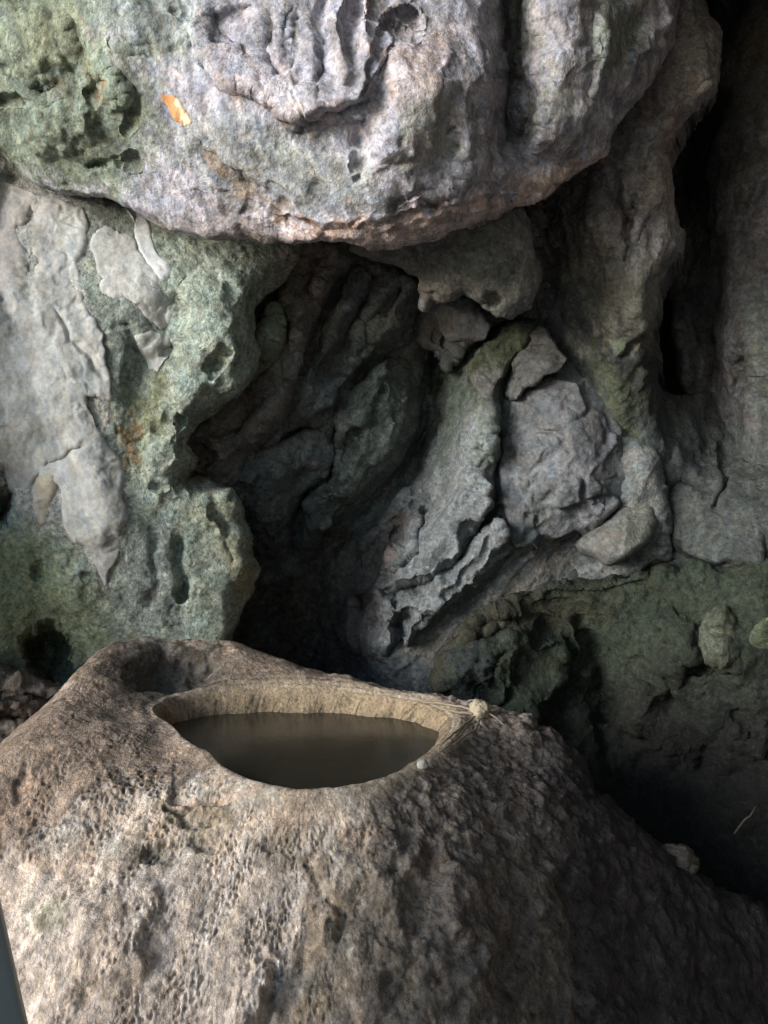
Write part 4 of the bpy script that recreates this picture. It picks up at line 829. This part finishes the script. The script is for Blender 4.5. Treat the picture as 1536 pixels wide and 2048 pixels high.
    tint = paint(q + 14 * np.stack([fbm(W / 0.08, 33, 3), fbm(W / 0.08, 34, 3)], 1), W, ((0.42, 0.34, 0.27), (0.54, 0.46, 0.385)), [
      ([(-100, 1480), (230, 1270), (560, 1290), (800, 1380), (600, 1372), (330, 1395), (290, 1430), (430, 1520), (420, 1560), (250, 1570), (80, 1680), (-100, 1790)], (0.215, 0.16, 0.12), 30, 0.92),
      ([(-50, 1760), (150, 1740), (300, 1700), (450, 1680), (600, 1780), (560, 2100), (-50, 2100)], (0.61, 0.515, 0.44), 60, 0.8),  # lower front facing the light, its brightness put into a paler colour
      ([(240, 1300), (420, 1290), (450, 1350), (330, 1395), (260, 1380)], (0.11, 0.10, 0.085), 12, 0.85), ([(30, 1560), (70, 1550), (60, 1590), (30, 1610)], (0.46, 0.32, 0.23), 10, 0.7),  # shade of the hollow behind the pool painted in, then a tan patch
      ([(200, 1320), (330, 1275), (420, 1280), (440, 1300), (330, 1290)], (0.09, 0.075, 0.055), 8, 0.7),
      ([(740, 1590), (880, 1500), (960, 1440), (1100, 1430), (1500, 1700), (1700, 2100), (760, 2100), (700, 1900), (740, 1720)], (0.10, 0.084, 0.072), 45, 0.88),  # darker right slope, its shade partly put into the colour
      ([(1080, 1440), (1700, 1600), (1700, 2100), (1180, 2100), (1120, 1800)], (0.045, 0.038, 0.038), 60, 0.95),  # deeper shade towards the lower right, also put into the colour
      ([(640, 1700), (700, 1700), (720, 2060), (560, 2060)], (0.25, 0.20, 0.14), 30, 0.6), ([(60, 1800), (120, 1800), (130, 1850), (80, 1860)], (0.15, 0.16, 0.10), 14, 0.7), ([(140, 1960), (180, 1960), (180, 2010), (140, 2020)], (0.16, 0.16, 0.11), 12, 0.7),
      ([(270, 1690), (340, 1690), (330, 1740), (270, 1740)], (0.19, 0.17, 0.125), 16, 0.7), ([(360, 1660), (440, 1660), (450, 1700), (380, 1710)], (0.21, 0.18, 0.13), 16, 0.6), ([(500, 1680), (600, 1680), (600, 1730), (520, 1730)], (0.22, 0.18, 0.13), 16, 0.6),
      ([(320, 1618), (460, 1612), (470, 1650), (310, 1655)], (0.25, 0.21, 0.14), 10, 0.7), ([(740, 1740), (840, 1740), (860, 2060), (760, 2060)], (0.26, 0.215, 0.165), 40, 0.5)], 44, 1.0, ((-0.25, -0.5, -0.8), 0.4))
    sp = sstep(0.18, 0.34, fbm(W / 0.014, 95, 2)) * sstep(-0.1, 0.25, fbm(W / 0.12, 96, 3))
    tint = tint * (1 - 0.6 * sp[:, None])
    iw = sstep(-0.004, -0.016, Df)[:, None]
    ic = np.array((0.33, 0.25, 0.16))[None] * (1 + 0.5 * fbm(W / 0.05, 81, 3))[:, None]
    tint = tint * (1 - iw) + ic * iw
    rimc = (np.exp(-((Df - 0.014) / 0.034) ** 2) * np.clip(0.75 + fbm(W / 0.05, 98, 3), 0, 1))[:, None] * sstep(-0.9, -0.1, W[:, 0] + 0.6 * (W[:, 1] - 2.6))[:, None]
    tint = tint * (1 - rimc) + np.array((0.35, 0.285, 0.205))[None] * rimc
    ln = np.exp(-((Df - 0.030 - 0.012 * fbm(np.stack([ang * 4, 0 * ang, 0 * ang], 1), 73, 2)) / 0.006) ** 2) * sstep(-0.2, 0.4, np.sin(ang)) * np.clip(0.7 + 1.5 * fbm(W / 0.06, 74, 2), 0, 1)
    tint = tint * (1 - 0.7 * ln[:, None])
    # dark tide stains just above the water line, broken into drips
    dz = W2[:, 2] - WATER_Z
    dr = sstep(0.012, 0.0, dz - 0.095 * np.clip(fbm(np.stack([ang * 38 + 30 * dz, dz * 9, 0 * ang], 1), 91, 3) * 2.4 - 0.2, -0.5, 0.9)) * (Df < -0.004)
    tint = tint * (1 - 0.75 * dr[:, None]) + np.array((0.07, 0.055, 0.035))[None] * 0.75 * dr[:, None]
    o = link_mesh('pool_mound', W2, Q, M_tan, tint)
    tag(o, 'large tan pitted flowstone mound in the foreground holding a round pool', 'rock mound', kind='thing')
    # still water
    n = 220
    t = np.linspace(-np.pi, np.pi, n, endpoint=False)
    rings = []
    for f_ in np.linspace(0.0005, 1.0, 14):
        r = (rim_r(t) - 0.03) * f_
        rings.append(np.stack([c0[0] + r * np.cos(t), c0[1] + r * np.sin(t), np.full(n, WATER_Z)], 1))
    Wv = np.concatenate(rings); I = np.arange(len(Wv)).reshape(14, n); J = np.roll(I, -1, 1)
    Qw = np.stack([I[:-1], I[1:], J[1:], J[:-1]], -1).reshape(-1, 4)
    m, nt2, b = new_mat('murky_water')
    b.inputs['Base Color'].default_value = (0.070, 0.060, 0.040, 1); b.inputs['Roughness'].default_value = 0.2; b.inputs['IOR'].default_value = 1.33
    tcw = nt2.nodes.new('ShaderNodeTexCoord'); nz = nt2.nodes.new('ShaderNodeTexNoise'); nz.inputs['Scale'].default_value = 9; nz.inputs['Detail'].default_value = 5
    nt2.links.new(tcw.outputs['Object'], nz.inputs['Vector'])
    cr = nt2.nodes.new('ShaderNodeMix'); cr.data_type = 'RGBA'; cr.inputs[6].default_value = (0.030, 0.028, 0.020, 1); cr.inputs[7].default_value = (0.065, 0.055, 0.036, 1)
    nt2.links.new(nz.outputs['Fac'], cr.inputs[0]); nt2.links.new(cr.outputs[2], b.inputs['Base Color'])
    bw = nt2.nodes.new('ShaderNodeBump'); bw.inputs['Strength'].default_value = 0.05; bw.inputs['Distance'].default_value = 0.02
    nt2.links.new(nz.outputs['Fac'], bw.inputs['Height']); nt2.links.new(bw.outputs[0], b.inputs['Normal'])
    w = link_mesh('water', Wv, Qw, m); tag(w, kind='structure')
    return o
MOUND = mound()

# ------------------------------------------------------------------ small things
def blob(name, c, r, mat, colr, seed, parent=None, amp=0.25, n=28):
    """uneven lump of stone, radii r, centre c"""
    u = np.linspace(0.03, np.pi - 0.03, n); v = np.linspace(0, 2 * np.pi, 2 * n, endpoint=False)
    U, V_ = np.meshgrid(u, v, indexing='ij')
    d = np.stack([np.sin(U) * np.cos(V_), np.sin(U) * np.sin(V_), np.cos(U)], -1).reshape(-1, 3)
    k = 1 + amp * fbm(d * 1.3 + seed, seed, 3) + amp * 0.5 * fbm(d * 4, seed + 1, 3)
    W = d * k[:, None] * np.array(r)[None] + np.array(c)[None]
    I = np.arange(len(W)).reshape(n, 2 * n); J = np.roll(I, -1, 1)
    Q = np.stack([I[:-1], I[1:], J[1:], J[:-1]], -1).reshape(-1, 4)
    cap0 = I[0].mean()
    t = np.array(colr)[None] * (1 + 0.4 * fbm(W / 0.02, seed + 5, 3))[:, None]
    return link_mesh(name, W, Q, mat, t, parent)

def strand(name, pts, r, mat, colr, parent=None, seed=0):
    """a thin uneven tube through points"""
    P = np.array(pts, float); t = np.linspace(0, len(P) - 1, 8 * (len(P) - 1) + 1)
    C = np.stack([np.interp(t, np.arange(len(P)), P[:, k]) for k in range(3)], 1)
    C += 0.004 * np.stack([perlin(C / 0.03 + 7 * k, seed + k) for k in range(3)], 1)
    d = np.gradient(C, axis=0); d /= np.linalg.norm(d, axis=1, keepdims=True)
    a = np.cross(d, [0.3, 0.2, 0.93]); a /= np.linalg.norm(a, axis=1, keepdims=True); b = np.cross(d, a)
    ph = np.linspace(0, 2 * np.pi, 8, endpoint=False)
    taper = np.interp(np.linspace(0, 1, len(C)), [0, 0.1, 0.8, 1], [0.6, 1, 0.8, 0.25])
    W = (C[:, None] + r * taper[:, None, None] * (a[:, None] * np.cos(ph)[None, :, None] + b[:, None] * np.sin(ph)[None, :, None])).reshape(-1, 3)
    I = np.arange(len(W)).reshape(len(C), 8); J = np.roll(I, -1, 1)
    Q = np.stack([I[:-1], J[:-1], J[1:], I[1:]], -1).reshape(-1, 4)
    return link_mesh(name, W, Q, mat, np.tile(np.array(colr)[None], (len(W), 1)), parent)

PC = (0.36, 0.305, 0.22)
kb = blob('calcite_knob', at(960, 1418, 2.79), (0.038, 0.036, 0.036), M_crust, PC, 3, MOUND, 0.35)
for k, pts in enumerate([
    [(950, 1422, 2.83), (900, 1412, 2.90), (850, 1406, 2.95), (810, 1402, 2.98)], [(945, 1430, 2.81), (895, 1424, 2.84), (860, 1412, 2.91)],
    [(950, 1436, 2.79), (915, 1462, 2.63), (880, 1495, 2.47)], [(962, 1440, 2.78), (950, 1462, 2.68), (925, 1478, 2.58), (905, 1495, 2.50)],
    [(970, 1425, 2.83), (995, 1440, 2.80), (1014, 1456, 2.78)], [(955, 1446, 2.75), (938, 1450, 2.72), (920, 1475, 2.60), (870, 1515, 2.41)]]):
    strand('calcite_strand', [at(p[0], p[1] - 3, p[2] - 0.045) for p in pts], 0.0045 if k != 4 else 0.003, M_crust, (0.27, 0.225, 0.165), MOUND, k)
pb = blob('pebble', at(845, 1529, 2.30), (0.018, 0.015, 0.015), M_crust, (0.36, 0.345, 0.31), 9, None, 0.25, 14)
tag(pb, 'small whitish pebble lodged on the front right rim of the pool', 'pebble')
st = blob('loose_stone', at(1352, 1720, 2.62), (0.075, 0.06, 0.05), M_lime, (0.13, 0.115, 0.095), 17, None, 0.5, 22)
tag(st, 'angular brown stone poking up behind the dark right slope', 'stone')
on_wall = lambda px, py, d: at(px, py, float(DEPTH['lower_right_wall']['tp'](np.array([[px, py]]))[0]) - d)
tw = strand('twig', [on_wall(1468, 1668, 0.05), on_wall(1485, 1645, 0.08), on_wall(1500, 1632, 0.08), on_wall(1512, 1612, 0.05)], 0.0035, M_crust, (0.16, 0.14, 0.105), None, 5)
tag(tw, 'short pale twig caught on the dark wall at the lower right', 'twig')

# leaning blue-grey post whose edge crosses the lower left corner
def post():
    m, nt3, b = new_mat('painted_post')
    b.inputs['Roughness'].default_value = 0.6
    tcp = nt3.nodes.new('ShaderNodeTexCoord'); nz = nt3.nodes.new('ShaderNodeTexNoise'); nz.inputs['Scale'].default_value = 30; nz.inputs['Detail'].default_value = 6
    nt3.links.new(tcp.outputs['Object'], nz.inputs['Vector'])
    mx = nt3.nodes.new('ShaderNodeMix'); mx.data_type = 'RGBA'; mx.inputs[6].default_value = (0.26, 0.32, 0.34, 1); mx.inputs[7].default_value = (0.34, 0.39, 0.40, 1)
    nt3.links.new(nz.outputs['Fac'], mx.inputs[0]); nt3.links.new(mx.outputs[2], b.inputs['Base Color'])
    a = np.array(at(-8, 1790, 1.45)); c = np.array(at(78, 2170, 1.45)); d = (c - a) / np.linalg.norm(c - a)
    base = a + d * (a[2] - 0.0) / (-d[2]); top = a - d * 0.12
    lat = np.array([-1.45, -0.75, 0]); lat -= d * (lat @ d); lat /= np.linalg.norm(lat); dep = np.cross(d, lat)
    prof = []
    w_, r_ = 0.09, 0.012
    for cx, cy, a0 in ((w_ - r_, w_ - r_, 0), (r_, w_ - r_, 90), (r_, r_, 180), (w_ - r_, r_, 270)):
        for k in range(5):
            t = math.radians(a0 + 22.5 * k); prof.append((cx + r_ * math.cos(t), cy + r_ * math.sin(t)))
    prof = np.array(prof); n = len(prof)
    rows = []
    for s_, sc in ((0, 0.9), (0.006, 1.0), (0.5, 1.0), (1.0, 1.0)):
        o_ = top + (base - top) * s_
        pp = (prof - w_ / 2) * sc + w_ / 2
        rows.append(o_[None] + pp[:, :1] * lat[None] + pp[:, 1:] * dep[None])
    W = np.concatenate(rows + [np.array([rows[0].mean(0)] * n)]); I = np.arange(4 * n).reshape(4, n); J = np.roll(I, -1, 1)
    Q = np.stack([I[:-1], J[:-1], J[1:], I[1:]], -1).reshape(-1, 4)
    cap = np.stack([np.full(n, 4 * n), J[0], I[0], np.full(n, 4 * n + 1)], 1)
    o = link_mesh('wooden_post', W, np.concatenate([Q, cap]), m, smooth=False)
    tag(o, 'blue-grey leaning post cropped by the bottom left corner', 'post')
post()
